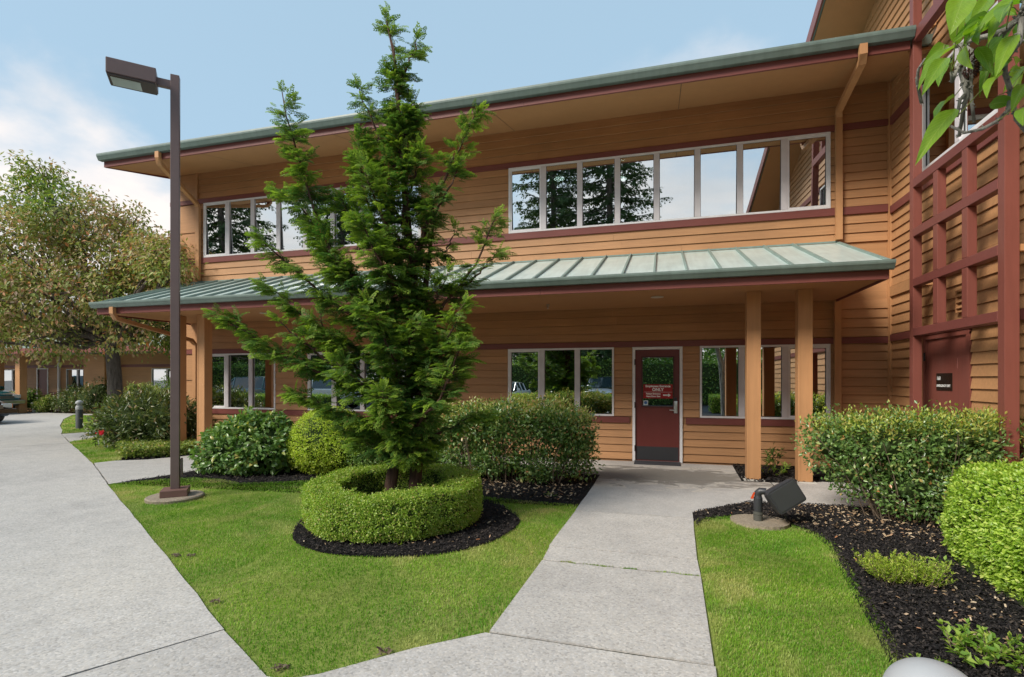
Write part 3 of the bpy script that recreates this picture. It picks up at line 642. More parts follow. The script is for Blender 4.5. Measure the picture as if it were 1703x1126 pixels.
# canopy over the ground floor
CY0, CX0, CX1 = 8.10, -11.30, 2.95
zc0, zc1 = 3.13, 3.95; sl = (zc1-zc0)/(YF-CY0)
can = obj('canopy', MB().ext_x([(CY0+0.06,zc0-0.06),(YF+0.0,zc1-0.05),(YF+0.0,2.96),(CY0+0.14,2.96)], CX0+0.05, CX1-0.05), SOFFIT, bld)
nrm = Vector((0,-sl,1)).normalized()
xs = [2.238-0.4697*k for k in range(29)]; xs = [x for x in xs if x > CX0+0.05]
edges = [CX1]+xs+[CX0]
for a, b in zip(edges[1:], edges[:-1]):
    j = random.uniform(-0.0015,0.0015)
    obj('roof_panel', MB().ext_x([(CY0+0.02,zc0+j-0.02),(CY0+0.02,zc0+j),(YF+0.02,zc1+j+0.007),(YF+0.02,zc1+j-0.014)], a+0.003, b-0.003), ROOFM, can)
for x in xs:
    obj('standing_seam', MB().ext_x([(CY0+0.05,zc0+0.005),(CY0+0.05,zc0+0.052),(YF-0.005,zc1+0.048),(YF-0.005,zc1)], x-0.014, x+0.014), SEAMM, can)
for x in (CX0, CX1):
    obj('rake_trim', MB().ext_x([(CY0+0.02,zc0-0.10),(CY0+0.02,zc0+0.03),(YF+0.0,zc1+0.03),(YF+0.0,zc1-0.10)], x-0.02, x+0.02), SEAMM, can)
obj('wall_flashing', MB().box(CX0,CX1,YF-0.012,YF+0.02,zc1+0.005,zc1+0.035), SEAMM, can)
def gutter(x0, x1, y, ztop, parent, h=0.125, d=0.13):   # ogee profile
    return obj('gutter', MB().ext_x([(y+d,ztop),(y+d,ztop-h),(y+0.045,ztop-h),(y+0.03,ztop-h*0.78),(y+0.018,ztop-h*0.60),(y+0.004,ztop-h*0.42),(y,ztop-h*0.22),(y+0.002,ztop),(y+0.012,ztop),(y+0.014,ztop-0.02),(y+d-0.01,ztop-0.02),(y+d-0.01,ztop)], x0, x1), GUTTERM, parent)
gutter(CX0-0.01, CX1, CY0-0.10, 3.15, can, 0.115)
for a, b in ((CX0+0.05,-6.45),(-6.446,-1.85),(-1.846,CX1-0.05)):
    obj('fascia', MB().box(a,b,CY0+0.035,CY0+0.075,2.915,3.05), RED, can)
for x in (CX0+0.05, CX1-0.05):
    s_ = 0.02 if x > 0 else -0.02
    obj('side_fascia', MB().add([(x,CY0+0.035,2.915),(x,YF,2.915),(x,YF,zc1-0.07),(x,CY0+0.035,zc0-0.07),(x+s_,CY0+0.036,2.915),(x+s_,YF,2.915),(x+s_,YF,zc1-0.07),(x+s_,CY0+0.036,zc0-0.07)],[(0,1,2,3),(4,7,6,5),(0,4,5,1),(1,5,6,2),(2,6,7,3),(3,7,4,0)]), RED, can)
obj('soffit_board', MB().box(CX0+0.06,CX1-0.06,CY0+0.076,YF-0.002,2.945,2.957), SOFFIT, can)
for x in (-7.91,-3.99,-0.075):
    obj('soffit_light', MB().lathe([(0.075,0.0),(0.10,-0.004),(0.105,-0.010),(0.07,-0.014),(0.0,-0.012)],20,(x,9.077,2.945)), m_plain('light_trim',(0.62,0.58,0.50),0.5), can, smooth=40)
for x in (-2.0,1.35):
    m = MB(); m.box(x-0.022,x+0.022,9.4,9.44,2.90,2.945); m.tube([(x,9.42,2.90),(x,9.40,2.86)],0.012,8); obj('sprinkler_head', m, STEEL, can)
for x in (-10.1,-9.4,1.38,2.10):
    p = MB(); p.cbox(x-0.10,x+0.10,8.92,9.12,0.012,2.945,0.008)
    for k in (-1,1): p.box(x+k*0.086-0.012,x+k*0.086+0.012,8.914,8.92,0.03,2.94)
    po = obj('canopy_post', p, BEIGE, bld)
    obj('post_footing', MB().cbox(x-0.15,x+0.15,8.86,9.17,-0.03,0.012,0.006), m_plain('footing_pale',(0.5,0.48,0.44),0.8), po)

# main roof: sloped soffit, red fascia, green gutter, metal roof
EY, EX0, EX1 = 8.72, -11.95, 3.38
ze = 6.30
obj('eave_soffit', MB().ext_x([(EY+0.10,ze),(YF+0.03,6.665),(YF+0.03,6.70),(EY+0.10,ze+0.03)], EX0+0.04, XW-0.31), SOFFIT, bld)
obj('eave_soffit', MB().ext_x([(EY+0.20,ze+0.0221),(YF+0.03,6.665),(YF+0.03,6.70),(EY+0.20,ze+0.0521)], XW-0.309, XW-0.007), SOFFIT, bld)
rf = obj('roof', MB().ext_x([(EY+0.06,6.46),(YF+8,8.35),(YF+8,8.0),(YF+0.2,6.75),(EY+0.12,6.36)], EX0, XW-0.05), SEAMM, bld)
for a, b in ((EX0,-7.4),(-7.396,-2.3),(-2.296,EX1+0.03)):
    obj('fascia', MB().box(a,b,EY+0.06,EY+0.10,ze-0.01,6.44), RED, rf)
obj('rake_fascia', MB().add([(EX0,EY+0.10,ze-0.01),(EX0,YF+0.2,6.66),(EX0,YF+0.2,6.86),(EX0,EY+0.10,6.44),(EX0+0.04,EY+0.10,ze-0.01),(EX0+0.04,YF+0.2,6.66),(EX0+0.04,YF+0.2,6.86),(EX0+0.04,EY+0.10,6.44)],[(0,1,2,3),(4,7,6,5),(0,4,5,1),(1,5,6,2),(2,6,7,3),(3,7,4,0)]), RED, rf)
gutter(EX0-0.05, EX1+0.05, EY-0.075, 6.545, rf, 0.135, 0.134)
for x in (-9.3,-6.1,-2.9,0.3):
    obj('soffit_joint', MB().add([(x-0.004,EY+0.12,ze+0.001),(x+0.004,EY+0.12,ze+0.001),(x+0.004,YF-0.02,6.652),(x-0.004,YF-0.02,6.652)],[(0,1,2,3)]), DARKGASKET, rf)
# downspouts
RECT = [(-0.05,-0.038),(0.05,-0.038),(0.05,0.038),(-0.05,0.038)]
def downspout(pts, parent=bld): return obj('downspout', MB().sweep(RECT, pts), BEIGE, parent)
downspout([(2.80,EY,6.42),(2.80,EY+0.0,6.28),(2.81,EY+0.06,6.20),(2.93,YF-0.14,6.20),(2.95,YF-0.065,6.10),(2.95,YF-0.065,3.99)])
downspout([(2.93,YF-0.065,2.94),(2.93,YF-0.065,0.03)])
downspout([(-10.33,EY,6.42),(-10.33,EY,6.30),(-10.36,EY+0.07,6.19),(-10.95,YF-0.14,5.88),(-10.96,YF-0.065,5.78),(-10.96,YF-0.065,3.99)])
downspout([(-10.75,CY0-0.03,3.04),(-10.75,CY0-0.03,2.92),(-10.78,CY0+0.05,2.82),(-11.03,YF-0.2,2.52),(-11.05,YF-0.07,2.42),(-11.05,YF-0.07,0.03)])

# ------------------------------------------------------------ gabled wing on the right
RY, RZ, RS = 9.2, 9.10, 0.304        # ridge line and rake slope
def rake(y): return RZ-RS*abs(y-RY)
WY0, WY1 = 0.8, 17.6
DW = (8.011, 9.155, 0.0, 2.18); WW = (6.3, 9.21, 4.66, 5.947)
mb = MB()
for a,b,z0,z1 in wall_cells(WY0, WY1, -0.05, 6.5, [DW, WW]): mb.box(XW+0.026,XW+0.2,a,b,z0,z1)
mb.add([(XW+0.026,WY0,6.5),(XW+0.026,WY1,6.5),(XW+0.026,WY1,rake(WY1)),(XW+0.026,RY,RZ),(XW+0.026,WY0,rake(WY0)),(XW+0.2,WY0,6.5),(XW+0.2,WY1,6.5),(XW+0.2,WY1,rake(WY1)),(XW+0.2,RY,RZ),(XW+0.2,WY0,rake(WY0))],[(0,1,2,3,4),(9,8,7,6,5),(0,4,9,5),(4,3,8,9),(3,2,7,8),(2,1,6,7)])
mb.box(XW+0.2,XW+8,WY0,WY0+0.2,-0.05,rake(WY0))
wing = obj('wall', mb, SIDING, bld)
wh = [(DW[0]-0.06,DW[1]+0.06,0,2.215),(WW[0]-0.03,WW[1]+0.03,WW[2]-0.03,WW[3]+0.03)]
for (z0,z1) in ((0.02,0.70),(0.835,2.215),(2.33,2.97),(3.14,4.375),(4.505,5.88),(6.01,9.0)):
    for a, b in rows(z0, z1, 0.147):
        yl, yh = WY0, YF-0.02
        if b > 6.9: yh = min(WY1, RY+(RZ-b)/RS)
        if b > 6.6: yl = max(WY0, RY-(RZ-b)/RS)
        if yh-yl < 0.1: continue
        for s0, s1 in segments(yl, yh, a, b, wh):
            cuts = [s0]
            if s0 < 6.9 < s1 and b < 6.6: cuts.append(5.0+random.uniform(-1,1))
            cuts.append(s1)
            for c0, c1 in zip(cuts[:-1], cuts[1:]): board_y(c0+0.0015, c1-0.0015, a+GAP, b, XW, wing)
obj('corner_board', MB().box(XW-0.022,XW+0.02,YF-0.06,YF-0.021,-0.02,6.60), BEIGE, wing)
for z0, z1, mt, nm in ((0.70,0.835,RED,'trim_band'),(2.215,2.33,RED,'trim_band'),(2.97,3.14,SIDING,'belly_board'),(4.375,4.505,RED,'trim_band'),(5.88,6.01,RED,'trim_band')):
    for a, b in ([(WY0,DW[0]-0.06),(DW[1]+0.06,YF-0.061)] if z0 < 1 else ([(WY0,WW[0]-0.03),(WW[1]+0.03,YF-0.061)] if 4.5 < z0 < 5.95 else [(WY0,YF-0.061)])):
        obj(nm, MB().box(XW-0.024,XW+0.026,a+0.002,b-0.002,z0+0.002,z1-0.002), mt, wing)
window(WW[0],WW[1],WW[2],WW[3],3,plane='y',casements=(1,))
obj('interior_room', MB().box(XW+3.5,XW+3.6,4.5,10.0,3.4,6.45).box(XW+0.21,XW+3.5,4.5,10.0,3.35,3.4).box(XW+0.21,XW+3.5,4.5,10.0,6.4,6.45).box(XW+0.21,XW+3.5,9.95,10.0,3.4,6.4).box(XW+0.21,XW+3.5,4.5,4.55,3.4,6.4), INTERIOR, bld)
BLIND = m_plain('roller_blind',(0.55,0.53,0.49),0.8)
obj('window_blind', MB().box(XW+0.16,XW+0.165,8.33,9.15,4.7,5.95), m_plain('dark_curtain',(0.06,0.055,0.05),0.9), bld)
obj('window_blind', MB().box(XW+0.16,XW+0.165,7.35,8.2,4.72,5.2), BLIND, bld)
d2 = obj('door', MB().box(XW+0.015,XW+0.06,DW[0]+0.03,DW[1]-0.03,0.012,DW[3]-0.03), REDV, bld, label='red emergency exit door with small dark plaque')
fr = MB(); fr.box(XW-0.01,XW+0.1,DW[0]-0.05,DW[0]+0.03,0,DW[3]); fr.box(XW-0.01,XW+0.1,DW[1]-0.03,DW[1]+0.05,0,DW[3]); fr.box(XW-0.011,XW+0.1,DW[0]-0.05,DW[1]+0.05,DW[3]-0.03,DW[3]+0.03)
obj('door_frame', fr, REDV, d2)
for z in (0.3,1.1,1.9): obj('hinge', MB().tube([(XW-0.018,DW[1]-0.03,z-0.06),(XW-0.018,DW[1]-0.03,z+0.06)],0.012,8), BLACK, d2)
PLAQ = m_plain('plaque_brown',(0.018,0.012,0.009),0.25)
obj('plaque', MB().cbox(XW+0.007,XW+0.0145,8.415,8.835,1.418,1.657,0.003), PLAQ, d2, label='dark square plaque with white lettering')
letter('160', XW+0.006, 8.765, 1.585, 0.072, SIGNW, d2, 0.001, rot=(90,0,-90))
letter('EMERGENCY EXIT', XW+0.006, 8.635, 1.482, 0.046, SIGNW, d2, 0.001, rot=(90,0,-90))
obj('scuff_mark', MB().box(XW+0.0135,XW+0.0148,8.285,8.295,1.72,1.86), m_plain('scratched_primer',(0.35,0.14,0.12),0.7), d2)
# louvred vent
vt = MB(); y0, y1, z0, z1 = 7.93, 8.20, 2.44, 2.73
vt.box(XW-0.05,XW-0.007,y0,y0+0.025,z0,z1); vt.box(XW-0.05,XW-0.007,y1-0.025,y1,z0,z1); vt.box(XW-0.05,XW-0.007,y0+0.025,y1-0.025,z1-0.025,z1); vt.box(XW-0.05,XW-0.007,y0+0.025,y1-0.025,z0,z0+0.02)
ve = obj('vent', vt, BEIGE, bld)
for k in range(3):
    z = z0+0.05+k*0.075; obj('louvre', MB().add([(XW-0.06,y0+0.026,z),(XW-0.06,y1-0.026,z),(XW-0.01,y1-0.026,z+0.055),(XW-0.01,y0+0.026,z+0.055),(XW-0.06,y0+0.026,z+0.008),(XW-0.06,y1-0.026,z+0.008),(XW-0.01,y1-0.026,z+0.063),(XW-0.01,y0+0.026,z+0.063)],[(0,1,2,3),(4,7,6,5),(0,4,5,1),(1,5,6,2),(2,6,7,3),(3,7,4,0)]), BEIGE, ve)
# trellis standing off the wall
XT = 3.44
tr = MB()
for y in (6.75, 8.83):
    for z in (0.4, 2.95, 6.62): tr.box(XT+0.112,XW-0.008,y-0.035,y+0.035,z-0.035,z+0.035)
tre = obj('trellis', tr, BEIGE, bld)
obj('post', MB().cbox(XT,XT+0.11,8.772,8.885,0.0,8.6,0.006), REDV, tre)
obj('post', MB().cbox(XT,XT+0.13,6.690,6.808,0.0,8.2,0.006), REDV, tre)
beams = ((2.189,2.302),(2.893,3.005),(3.60,3.715),(4.302,4.421),(6.37,6.52))
for z0, z1 in beams: obj('beam', MB().cbox(XT-0.003,XT+0.10,6.810,8.770,z0,z1,0.006), RED, tre)
for y0, y1 in ((8.085,8.205),(7.395,7.512)):
    for k in range(3): obj('muntin', MB().cbox(XT+0.001,XT+0.10,y0,y1,beams[k][1]+0.002,beams[k+1][0]-0.002,0.006), REDV, tre)
obj('muntin', MB().cbox(XT+0.001,XT+0.10,8.085,8.205,6.522,8.3,0.006), REDV, tre); obj('muntin', MB().cbox(XT+0.001,XT+0.10,7.395,7.512,6.522,8.3,0.006), REDV, tre)
obj('muntin', MB().cbox(XT+0.001,XT+0.10,8.10,8.19,4.99,6.368,0.006), REDV, tre) if False else None
# wing roof with overhanging rake
OX = 2.874
for (ya, yb) in ((RY, WY1+0.9), (RY, WY0-0.9)):
    za, zb = rake(ya), rake(yb)
    obj('roof_slope', MB().add([(OX,ya,za+0.03),(OX,yb,zb+0.03),(XW+8,yb,zb+0.03),(XW+8,ya,za+0.03),(OX,ya,za+0.24),(OX,yb,zb+0.24),(XW+8,yb,zb+0.24),(XW+8,ya,za+0.24)],[(0,1,2,3),(4,7,6,5),(0,4,5,1),(1,5,6,2),(2,6,7,3),(3,7,4,0)]), SEAMM, bld)
    obj('rake_soffit', MB().add([(OX+0.04,ya,za),(OX+0.04,yb,zb),(XW+0.026,yb,zb),(XW+0.026,ya,za),(OX+0.04,ya,za+0.028),(OX+0.04,yb,zb+0.028),(XW+0.026,yb,zb+0.028),(XW+0.026,ya,za+0.028)],[(0,1,2,3),(4,7,6,5),(0,4,5,1),(1,5,6,2),(2,6,7,3),(3,7,4,0)]), SOFFIT, bld)
    obj('rake_fascia', MB().add([(OX-0.035,ya,za-0.02),(OX-0.035,yb,zb-0.02),(OX-0.002,yb,zb-0.02),(OX-0.002,ya,za-0.02),(OX-0.035,ya,za+0.26),(OX-0.035,yb,zb+0.26),(OX-0.002,yb,zb+0.26),(OX-0.002,ya,za+0.26)],[(0,1,2,3),(4,7,6,5),(0,4,5,1),(1,5,6,2),(2,6,7,3),(3,7,4,0)]), RED, bld)

# ------------------------------------------------------------ foliage helpers
def unit(a): return a/np.maximum(np.linalg.norm(a, axis=1, keepdims=True), 1e-9)
def runit(n): return unit(RNG.normal(size=(n,3)))
def leaf_geo(P, A, Nn, L_, W, fold=0.18, curl=0.12):
    """folded kite leaves: base, left, tip, right"""
    A = unit(A); S = unit(np.cross(A, Nn)); N2 = np.cross(S, A); L_ = np.asarray(L_)[:,None]; W = np.asarray(W)[:,None]
    b = P; t = P+A*L_-N2*(L_*curl); m = P+A*L_*0.46
    l = m+S*W*0.5+N2*W*fold; r = m-S*W*0.5+N2*W*fold
    V = np.stack([b, l, t, r], 1).reshape(-1,3); i = np.arange(len(P))[:,None]*4
    F = np.concatenate([i+np.array([[0,2,1]]), i+np.array([[0,3,2]])]); return V, F
def leaf_geo6(P, A, Nn, L_, W, fold=0.15, curl=0.2):
    """rounder, bent leaves of four triangles a side"""
    A = unit(A); S = unit(np.cross(A, Nn)); N2 = np.cross(S, A); L_ = np.asarray(L_)[:,None]; W = np.asarray(W)[:,None]
    m1 = P+A*L_*0.30+N2*L_*0.04; m2 = P+A*L_*0.68-N2*L_*curl*0.35; t = P+A*L_*0.98-N2*L_*curl
    V = np.stack([P, m1+S*W*0.46+N2*W*fold, m2+S*W*0.42+N2*W*fold, t, m2-S*W*0.42+N2*W*fold, m1-S*W*0.46+N2*W*fold, m1, m2], 1).reshape(-1,3)
    i = np.arange(len(P))[:,None]*8
    F = np.concatenate([i+np.array([q]) for q in ([0,6,1],[1,6,7],[1,7,2],[2,7,3],[0,5,6],[5,4,7],[5,7,6],[4,3,7])]); return V, F
def blob_points(blobs, n, shell=0.55, zmin=0.02, zpow=1.0):
    """points in a union of ellipsoids, biased to the shell; returns points and outward directions"""
    vol = np.array([b[3]*b[4]*b[5] for b in blobs])**0.75; pick = RNG.choice(len(blobs), n, p=vol/vol.sum())
    B = np.array(blobs)[pick]; d = runit(n); r = (shell+(1-shell)*RNG.random(n)**0.6)[:,None]
    P = B[:,:3]+d*r*B[:,3:6]; o = unit(d/B[:,3:6]); k = P[:,2] > zmin
    # drop points buried deep inside another lobe
    for b in blobs:
        q = (P-np.array(b[:3]))/np.array(b[3:6]); k &= np.linalg.norm(q, axis=1) > shell*0.86
    return P[k], o[k]
def shrub_leaves(blobs, ncl, per, spread, L0, L1, wr, upb=0.3, shell=0.55, geo=leaf_geo, droop=0.0, zmin=0.02, rnd=0.7):
    C_, O = blob_points(blobs, ncl, shell, zmin); n = len(C_)*per
    P = np.repeat(C_, per, 0)+RNG.normal(size=(n,3))*spread; o = np.repeat(O, per, 0)
    A = unit(o*0.6+runit(n)*rnd+np.array([0,0,upb-droop])); Nn = unit(o*0.6+np.array([0,0,0.7])+runit(n)*0.55)
    L_ = L0+(L1-L0)*RNG.random(n); k = P[:,2] > zmin; P, A, Nn, L_ = P[k], A[k], Nn[k], L_[k]
    return geo(P, A, Nn, L_, L_*wr*(0.8+0.4*RNG.random(len(P))))
def merge(*vf):
    V = np.concatenate([v for v,_ in vf]); o = 0; Fs = []
    for v, f in vf: Fs.append(f+o); o += len(v)
    return V, np.concatenate(Fs)
BARK = None
def m_bark(name, c0, c1):
    t = NT(name); p = t.pos((9,9,1.6)); a = t.noise(p, 2.2, 7, 0.7, 0.5)
    t.base(t.ramp(a, [(0.3,c0),(0.7,c1)]), 0.9, 0.15); t.bump(a, 0.9, 0.03); return t.m
BARK = m_bark('tree_bark', (0.06,0.05,0.043), (0.24,0.205,0.18)); CBARK = m_bark('cypress_bark', (0.035,0.020,0.015), (0.14,0.085,0.065)); TWIG = m_bark('twig_bark', (0.10,0.07,0.05), (0.26,0.20,0.15))
def stems(base, tips, r0, r1, mb, bend=0.12, seg=4, n=5):
    for tp in tips:
        b = Vector(base(tp) if callable(base) else base); tp = Vector(tp); pts = []
        off_ = Vector((random.uniform(-1,1), random.uniform(-1,1), random.uniform(-0.3,0.6)))*bend*(tp-b).length
        for k in range(seg+1):
            u = k/seg; pts.append(b.lerp(tp, u)+off_*math.sin(u*math.pi)*(0.6+0.4*random.random()))
        mb.tube(pts, [r0+(r1-r0)*k/seg for k in range(seg+1)], n)
def core(blobs, s):                                    # solid dark core added inside a bush to block see-through
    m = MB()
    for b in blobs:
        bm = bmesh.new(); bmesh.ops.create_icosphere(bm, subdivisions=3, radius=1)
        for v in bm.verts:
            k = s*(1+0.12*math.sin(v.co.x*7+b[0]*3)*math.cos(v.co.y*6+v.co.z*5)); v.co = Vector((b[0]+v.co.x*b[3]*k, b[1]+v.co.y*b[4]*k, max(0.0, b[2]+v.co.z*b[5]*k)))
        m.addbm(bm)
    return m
COREM = m_leaf('dark_core', [(0,(0.03,0.05,0.016)),(1,(0.04,0.06,0.02))], 0.8, 0.0, 0.1)  # dark green for the solid cores added inside bushes and hedges

# ------------------------------------------------------------ clipped boxwood ring
BOX = m_leaf('boxwood_leaf', [(0,(0.13,0.22,0.025)),(0.5,(0.23,0.345,0.045)),(0.8,(0.33,0.42,0.08)),(0.94,(0.43,0.44,0.14)),(1,(0.42,0.29,0.13))], 0.38, 0.25, 0.45)
def ring_hedge():
    e = thing('ring_hedge', 'low clipped boxwood hedge grown in a ring around the conifer', 'hedge', (*RING_C, 0))
    Ro, Ri, H_ = 0.965, 0.60, 0.47
    def shape(a):   # slow wobble of the clipping
        return 1+0.014*np.sin(3*a+0.6)+0.010*np.sin(7*a+1.9)+0.008*np.sin(13*a)
    def hgt(a): return H_+0.03*np.sin(a+0.4)+0.012*np.sin(5*a)+0.008*np.sin(11*a+2)
    n1, n2, n3 = 56000, 27000, 13000; pts = []; nor = []
    a = RNG.random(n1)*6.2832; z = 0.03+(hgt(a)-0.03)*RNG.random(n1); bulge = 1-0.10*(np.abs(z/H_-0.55)*1.6)**3
    r = Ro*shape(a)*bulge-np.abs(RNG.normal(size=n1))*0.022+0.008*RNG.normal(size=n1); pts.append(np.stack([r*np.cos(a), r*np.sin(a), z],1)); nor.append(np.stack([np.cos(a), np.sin(a), 0.15+0*a],1))
    a = RNG.random(n2)*6.2832; r = np.sqrt(Ri**2+(Ro**2-Ri**2)*RNG.random(n2)); edge = np.minimum(r-Ri, Ro-r)
    z = hgt(a)-np.abs(RNG.normal(size=n2))*0.016+0.006*RNG.normal(size=n2)-0.05*np.exp(-edge/0.035); r = r*shape(a)
    pts.append(np.stack([r*np.cos(a), r*np.sin(a), z],1)); nor.append(np.stack([0*a,0*a,1+0*a],1))
    a = RNG.random(n3)*6.2832; z = 0.12+(hgt(a)-0.12)*RNG.random(n3); r = Ri*shape(a)+np.abs(RNG.normal(size=n3))*0.02
    pts.append(np.stack([r*np.cos(a), r*np.sin(a), z],1)); nor.append(np.stack([-np.cos(a), -np.sin(a), 0.1+0*a],1))
    P = np.concatenate(pts); O = np.concatenate(nor)
    hol = np.sin(P[:,0]*17+3*np.sin(P[:,2]*13))*np.sin(P[:,1]*19+2*np.sin(P[:,0]*11))*np.sin(P[:,2]*21+1.7+P[:,0]*5); kp = (hol < 0.42) | (RNG.random(len(P)) < 0.25); P, O = P[kp], O[kp]; n = len(P)
    A = unit(O*0.5+runit(n)*0.85); Nn = unit(O+runit(n)*0.65); L_ = 0.013+0.011*RNG.random(n)
    V, F = leaf_geo(P, A, Nn, L_, L_*0.62, 0.1)
    # a few loose sprigs hanging low and standing proud
    ns = 260; sp = RNG.random(ns)*6.2832; rs_ = np.where(RNG.random(ns) < 0.45, 0.97, 0.62+0.34*RNG.random(ns)); ps = np.stack([rs_*np.cos(sp), rs_*np.sin(sp), np.where(rs_ == 0.97, 0.03+0.40*RNG.random(ns), hgt(sp)+0.008)],1)
    Pq = np.repeat(ps, 8, 0)+RNG.normal(size=(ns*8,3))*0.013; V2, F2 = leaf_geo(Pq, unit(runit(ns*8)+np.array([0,0,.5])), runit(ns*8), np.full(ns*8,0.020), np.full(ns*8,0.012))
    V, F = merge((V,F),(V2,F2))
    obj('foliage', np_mesh('foliage', V, F), BOX, e, local=True, kind='stuff')
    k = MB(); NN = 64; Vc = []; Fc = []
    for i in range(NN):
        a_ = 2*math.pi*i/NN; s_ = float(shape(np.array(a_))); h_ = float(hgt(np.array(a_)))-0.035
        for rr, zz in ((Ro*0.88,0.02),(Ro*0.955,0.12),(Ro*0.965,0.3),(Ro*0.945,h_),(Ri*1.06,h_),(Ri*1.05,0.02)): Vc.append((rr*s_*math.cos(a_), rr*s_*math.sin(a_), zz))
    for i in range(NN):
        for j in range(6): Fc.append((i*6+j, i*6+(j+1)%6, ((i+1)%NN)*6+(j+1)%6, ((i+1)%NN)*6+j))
    k.add(Vc, Fc); obj('inner_core', k, COREM, e, local=True)  # inset solid ring added so the leaf layer is not see-through
    m = MB()
    for i in range(46):
        a_ = random.random()*6.283; r_ = random.uniform(0.70,0.86); r2 = r_+random.uniform(-0.05,0.07); m.tube([(r_*math.cos(a_), r_*math.sin(a_), -0.03),(r2*math.cos(a_+.04), r2*math.sin(a_+.04), 0.2)], [0.009,0.006], 5)
    obj('stem', m, TWIG, e, local=True)
ring_hedge()

# ------------------------------------------------------------ golden-green hinoki cypress
def frond_proto(nseg=6, wk=1.35):
    """flat fan spray: kites along a forked axis; y is the axis, z the upper side"""
    P = []; A = []; L_ = []; W = []; T = []
    def twig(p, d, l, w, t): P.append(p); A.append(d); L_.append(l); W.append(w); T.append(t)
    n = nseg
    for i in range(n):
        s = 0.06+0.86*i/(n-1); p = np.array([0, s, 0.10*s-0.32*s*s])
        for sg in (-1, 1):
            l = 0.50*(1-0.72*s)*(0.8+0.4*random.random())*(0.55 if i == 0 else 1); ang = rad(52-14*s+random.uniform(-8,8)); d = np.array([sg*math.sin(ang), math.cos(ang), -0.10-0.25*s+random.uniform(-.08,.08)])
            twig(p, d, l, 0.062*wk, 0.25+0.55*s)
            for q, s2 in ((0.40,1),(0.62,-1)):
                    a2 = ang+s2*rad(36); d2_ = np.array([sg*math.sin(a2), math.cos(a2), -0.2-0.2*s+random.uniform(-.12,.12)]); twig(p+d*l*q, d2_, l*0.48*(1.1-q*0.4), 0.055*wk, 0.45+0.5*s)
    for k in range(3):
        s = 0.3*k; twig(np.array([0,s+0.1,0.10*s-0.32*s*s]), np.array([0,1,0.05-0.5*s]), 0.42, 0.07, s+0.2)
    P = np.array(P); A = unit(np.array(A)); V, F = leaf_geo(P, A, np.tile(np.array([[0,0,1.0]]),(len(P),1)), np.array(L_), np.array(W), 0.12, 0.10)
    tip = np.repeat(np.array(T), 4); tip = tip.reshape(-1,4); tip[:,0] -= 0.25; tip[:,2] += 0.15
    return V, F, np.clip(tip.ravel(), 0, 1)
def instance(protos, P, A, Nn, S, tipk=None):
    """bake copies of the prototype sprays: y -> A, z -> N"""
    A = unit(A); X = unit(np.cross(A, Nn)); Z = np.cross(X, A); Vs = []; Fs = []; Ts = []; o = 0
    pick = RNG.integers(0, len(protos), len(P))
    for q, (V, F, T) in enumerate(protos):
        k = np.where(pick == q)[0]
        if len(k) == 0: continue
        W = P[k][:,None,:]+S[k][:,None,None]*(V[None,:,0:1]*X[k][:,None,:]+V[None,:,1:2]*A[k][:,None,:]+V[None,:,2:3]*Z[k][:,None,:])
        Vs.append(W.reshape(-1,3)); Fs.append((F[None]+(np.arange(len(k))*len(V))[:,None,None]+o).reshape(-1,3)); o += len(k)*len(V)
        Ts.append(((T[None,:]*(1 if tipk is None else tipk[k][:,None]))).ravel())
    return np.concatenate(Vs), np.concatenate(Fs), np.concatenate(Ts)
HINOKI = m_leaf('hinoki_spray', [(0,(0.028,0.075,0.020)),(0.5,(0.045,0.115,0.026)),(0.88,(0.075,0.155,0.034)),(0.93,(0.10,0.18,0.04)),(0.95,(0.17,0.11,0.055)),(1,(0.20,0.12,0.06))], 0.5, 0.26, 0.3, tip=(0.40,0.55,0.065,1), gain=1.32)
